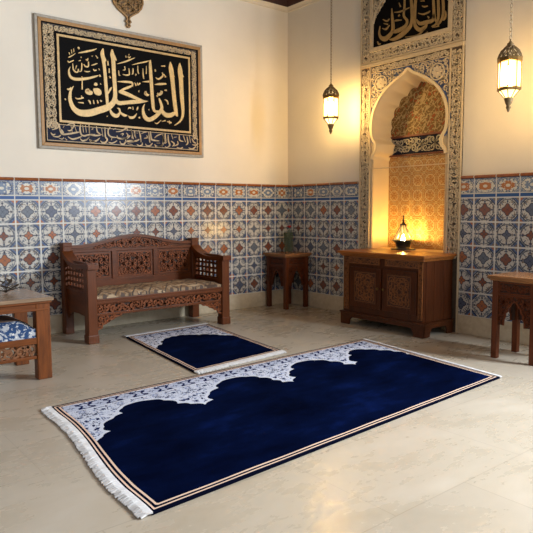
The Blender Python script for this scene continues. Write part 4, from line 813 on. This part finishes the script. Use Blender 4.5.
# ================================================================= low table at the left edge
lt = empty('low_table', (-3.92, -1.25, 0), 'worn brown wooden low table with carved lower rail at the left edge', 'table')
tx0, tx1, ty0, ty1 = -4.27, -3.55, -1.55, -.99
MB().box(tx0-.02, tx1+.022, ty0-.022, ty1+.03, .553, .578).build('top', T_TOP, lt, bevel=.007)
MB().box(tx0-.01, tx1+.010, ty0-.012, ty1+.015, .537, .553).box(tx0+.01, tx1-.01, ty0+.004, ty0+.03, .487, .537).box(tx0+.01, tx1-.01, ty0-.004, ty0+.03, .487, .502).box(tx0+.01, tx1-.01, ty1-.03, ty1-.004, .487, .537).box(tx1-.03, tx1-.004, ty0+.01, ty1-.01, .487, .537).box(tx0+.004, tx0+.03, ty0+.01, ty1-.01, .487, .537).build('apron', TX, lt, bevel=.004)
for xa in (tx0, tx1-.098):
    for ya, dy in ((ty0, .08), (ty1-.06, .06)):
        MB().box(xa, xa+.098, ya, ya+dy, 0, .54).build('leg', TZ, lt, bevel=.006)
mpT = lambda a, z, c: (a, ty0+.03-c, z)
r0, r1 = tx0+.098, tx1-.098
rl = MB().box(r0, r1, ty0+.004, ty0+.05, .255, .30).box(r0, r1, ty0+.008, ty0+.04, .150, .172).box(r0, r1, ty1-.05, ty1-.01, .255, .30).box(tx1-.07, tx1-.03, ty0+.07, ty1-.05, .255, .30).box(tx0+.03, tx0+.07, ty0+.07, ty1-.05, .255, .30).build('lower_rail', TX, lt, bevel=.004)
b = scrolls(MB(), r0, r1, .172, .256, .075, mpT, -.006, .012, seed=91, fat=.24)
for k in range(9): 
    q = r0+(r1-r0)*k/8; b.ribbon([(q-.04, .173, .012), (q+.04, .255, .012)], mpT, -.006, .010); b.ribbon([(q+.04, .173, .012), (q-.04, .255, .012)], mpT, -.006, .008)
b.build('carving', plain('carved_table_wood', lin(118, 74, 40), .5, nscale=40, var=.3), rl)
MB().box(tx0+.03, tx1-.03, ty0+.03, ty1-.03, .27, .298).build('shelf', TX, lt)
# cushion on its shelf
cu = MB(); nx, ny = 20, 16; c0, c1, d0, d1 = tx0+.10, tx1-.10, ty0+.012, ty1-.05
V_ = []
for i in range(nx+1):
    for j in range(ny+1):
        u, v_ = i/nx, j/ny; ed = (min(1, min(u, 1-u)*6)*min(1, min(v_, 1-v_)*5)); V_.append((c0+(c1-c0)*u, d0+(d1-d0)*v_, .362+.055*ed**.6))
H = len(V_); cu.v = V_+[(x_, y_, .300) for x_, y_, z_ in V_]; ix = lambda i, j: i*(ny+1)+j
for i in range(nx):
    for j in range(ny):
        cu.face((ix(i, j), ix(i+1, j), ix(i+1, j+1), ix(i, j+1)), 1 if j > 2 else 0); cu.face((H+ix(i, j), H+ix(i, j+1), H+ix(i+1, j+1), H+ix(i+1, j)))
for i in range(nx):
    for j in (0, ny): cu.face((ix(i, j), ix(i+1, j), H+ix(i+1, j), H+ix(i, j)))
for j in range(ny):
    for i in (0, nx): cu.face((ix(i, j), ix(i, j+1), H+ix(i, j+1), H+ix(i, j)))
tag(cu.build('floral_cushion', (M_BLUE[0], M_BLUE[1]), smooth=True, loc=(-3.9, -1.27, .30)), 'blue and white floral cushion lying on the shelf of the low table', 'cushion')
# dried sprig on the table
dx, dy, dz = -3.735, -1.17, .578
sp_ = empty('dried_sprig', (dx, dy, dz), 'small dark sprig of dried leaves lying on the low table', 'sprig'); rg = random.Random(9)
b, lv = MB(), MB()
for k in range(8):
    an = k*.8+rg.uniform(-.3, .3); L = rg.uniform(.06, .10); e_ = Vector((dx+L*math.cos(an), dy+L*.6*math.sin(an), dz+rg.uniform(.02, .10)))
    b.tube([(dx, dy, dz+.006), ((dx+e_.x)/2, (dy+e_.y)/2, (dz+e_.z)/2+.012), tuple(e_)], .003, 5)
    for q in (.45, .7, .95):
        c_ = Vector((dx, dy, dz+.006)).lerp(e_, q); a2 = an+rg.uniform(-1.2, 1.2); d_ = Vector((math.cos(a2), math.sin(a2), rg.uniform(.1, .9))); sd = Vector((-math.sin(a2), math.cos(a2), 0)); l_ = rg.uniform(.045, .065); o = len(lv.v)
        lv.v += [tuple(c_), tuple(c_+d_*l_*.5+sd*l_*.3), tuple(c_+d_*l_), tuple(c_+d_*l_*.5-sd*l_*.3), tuple(c_+d_*l_*.5+Vector((0, 0, .006)))]
        for f in ((0, 1, 4), (1, 2, 4), (2, 3, 4), (3, 0, 4)): lv.face([o+i for i in f])
b.build('twigs', M_DRY, sp_); lv.build('leaves', M_DRY, sp_)

# ================================================================= rugs
def sdf(P, seg):
    A = np.array(seg[:-1]); B = np.array(seg[1:]); d = B-A; best = np.full(len(P), 1e9)
    for a, q in zip(A, d):
        t = np.clip(((P-a)@q)/max(1e-12, q@q), 0, 1); best = np.minimum(best, np.linalg.norm(P-a-t[:, None]*q, axis=1))
    return best
def inpoly(P, poly):
    x, y = P[:, 0], P[:, 1]; c = np.zeros(len(P), bool)
    for (x0, y0), (x1, y1) in zip(poly, poly[1:]+poly[:1]):
        if y0 == y1: continue
        c ^= ((y0 > y) != (y1 > y)) & (x < (x1-x0)*(y-y0)/(y1-y0)+x0)
    return c
def lobes(pts):
    """bulge every stretch of the edge towards the lace, like scallops"""
    out = []
    for (a, b_), (c, d) in zip(pts, pts[1:]):
        nx_, ny_ = (d-b_), -(c-a); L = math.hypot(nx_, ny_) or 1
        for k in range(5):
            t = k/5; q = .16*L*math.sin(PI*t); out.append((a+(c-a)*t+nx_/L*q, b_+(d-b_)*t+ny_/L*q))
    return out+[pts[-1]]
def rug(name, corners, edge, W, H, nu, nv, wave, label, fringes, farside):
    """corners: far-left, far-right, near-right, near-left; edge: lace edge in (u, v)"""
    A, B, C_, D = [np.array(q) for q in corners]
    def at(u, v): p = A*(1-u)*(1-v)+B*u*(1-v)+C_*u*v+D*(1-u)*v; return p+np.array((wave(v)*(1-u)**6, 0))
    ctr = at(.5, .5); root = empty(name, (ctr[0], ctr[1], 0), label, 'rug', 'navy prayer rugs'); TH = .011
    e = lobes(edge); em = [(u*W, v*H) for u, v in e]; poly = [(-.2, -.2)]+[(-.2, em[0][1])]+em+[(W+.2, em[-1][1]), (W+.2, -.2)]
    mb = MB(); P = []
    for i in range(nu+1):
        for j in range(nv+1): u, v = i/nu, j/nv; p = at(u, v); mb.v.append((p[0], p[1], TH+.0012*math.sin(u*40+v*13)*math.sin(v*22))); P.append((u*W, v*H))
    P = np.array(P); ix = lambda i, j: i*(nv+1)+j; n0 = len(mb.v)
    for i in range(nu):
        for j in range(nv):
            q = (ix(i, j), ix(i+1, j), ix(i+1, j+1), ix(i, j+1)); mb.face(q, 0, [tuple(P[k]) for k in q])
    ring = [ix(i, 0) for i in range(nu+1)]+[ix(nu, j) for j in range(1, nv+1)]+[ix(i, nv) for i in range(nu-1, -1, -1)]+[ix(0, j) for j in range(nv-1, 0, -1)]
    for k in ring: mb.v.append((mb.v[k][0], mb.v[k][1], 0))
    m = len(ring)
    for k in range(m):
        l = (k+1) % m; mb.face((ring[k], n0+k, n0+l, ring[l]), 0, [tuple(P[ring[k]])]*2+[tuple(P[ring[l]])]*2)
    d = sdf(P, em); s = np.where(inpoly(P, poly), d, -d); rim = np.minimum(np.minimum(P[:, 0], W-P[:, 0]), np.minimum(P[:, 1], H-P[:, 1])); far = P[:, farside]
    ext = lambda q: np.concatenate([q, q[ring]])
    o = mb.build('pile', M_RUG, root)
    for nm, q in (('lace', s), ('rim', rim), ('far', far)):
        at_ = o.data.attributes.new(nm, 'FLOAT', 'POINT'); at_.data.foreach_set('value', ext(q).astype(np.float32))
    rg = random.Random(5)
    for side, L in fringes:
        f = MB(); ln = H if side in 'lr' else W; n = int(ln/.0045)
        for k in range(n):
            t = (k+.5)/n; uv = {'l': (0, t), 'r': (1, t), 'f': (t, 0), 'n': (t, 1)}[side]; p = at(*uv)
            if side in 'lr': out = at(*uv)-at(.1 if side == 'l' else .9, t)
            else: out = at(*uv)-at(t, .1 if side == 'f' else .9)
            out = out/np.linalg.norm(out); ang = rg.uniform(-.2, .2); c, s_ = math.cos(ang), math.sin(ang); o2 = np.array((out[0]*c-out[1]*s_, out[0]*s_+out[1]*c)); l = L*rg.uniform(.86, 1.08)
            z_ = rg.uniform(.008, .014); f.tube([(p[0]-out[0]*.004, p[1]-out[1]*.004, .011), (p[0]+o2[0]*l*.5, p[1]+o2[1]*l*.5, z_), (p[0]+o2[0]*l, p[1]+o2[1]*l, .0055)], [.0055, .0055, .0045], 4)
        fo = f.build('fringe', M_FRINGE, root); fo['kind'] = 'stuff'
    return root
EDGE = [(0.0, .60), (.018, .50), (.034, .43), (.056, .40), (.052, .345), (.084, .285), (.112, .255), (.122, .20), (.152, .172), (.19, .185), (.216, .228), (.232, .30), (.254, .34), (.280, .392), (.312, .352), (.322, .285), (.362, .238), (.384, .178), (.422, .152), (.465, .175), (.488, .235), (.505, .302), (.513, .36), (.54, .398), (.566, .345), (.575, .272), (.608, .227), (.634, .160), (.671, .147), (.708, .175), (.736, .240), (.748, .335), (.776, .385), (.797, .344), (.803, .265), (.832, .232), (.845, .180), (.878, .150), (.912, .19), (.939, .26), (.966, .333), (.975, .42), (1.0, .55)]
rug('prayer_rug', [(-3.800, -2.212), (-.955, -2.128), (-1.155, -3.575), (-3.945, -3.738)], EDGE, 2.85, 1.50, 300, 160, lambda v: .018*math.sin(v*2*PI*1.05-.4)*min(1, v*6)*min(1, (1-v)*6), 'long navy rug with white lace arches in the middle of the floor', (('l', .055), ('r', .03)), 1)
EDGE2 = [(0.0, .47), (.04, .43), (.09, .40), (.115, .365), (.165, .355), (.20, .325), (.195, .29), (.245, .268), (.272, .236), (.35, .218), (.44, .205), (.54, .222), (.62, .255), (.66, .285), (.73, .29), (.76, .325), (.81, .345), (.83, .39), (.87, .415), (.93, .45), (1.0, .49)]
rug('prayer_rug', [(-2.548, -.650), (-1.617, -.602), (-1.80, -1.995), (-2.715, -2.092)], EDGE2, .94, 1.44, 130, 190, lambda v: 0, 'small navy rug with a white lace end, lying in front of the bench', (('f', .075), ('n', .055)), 1)
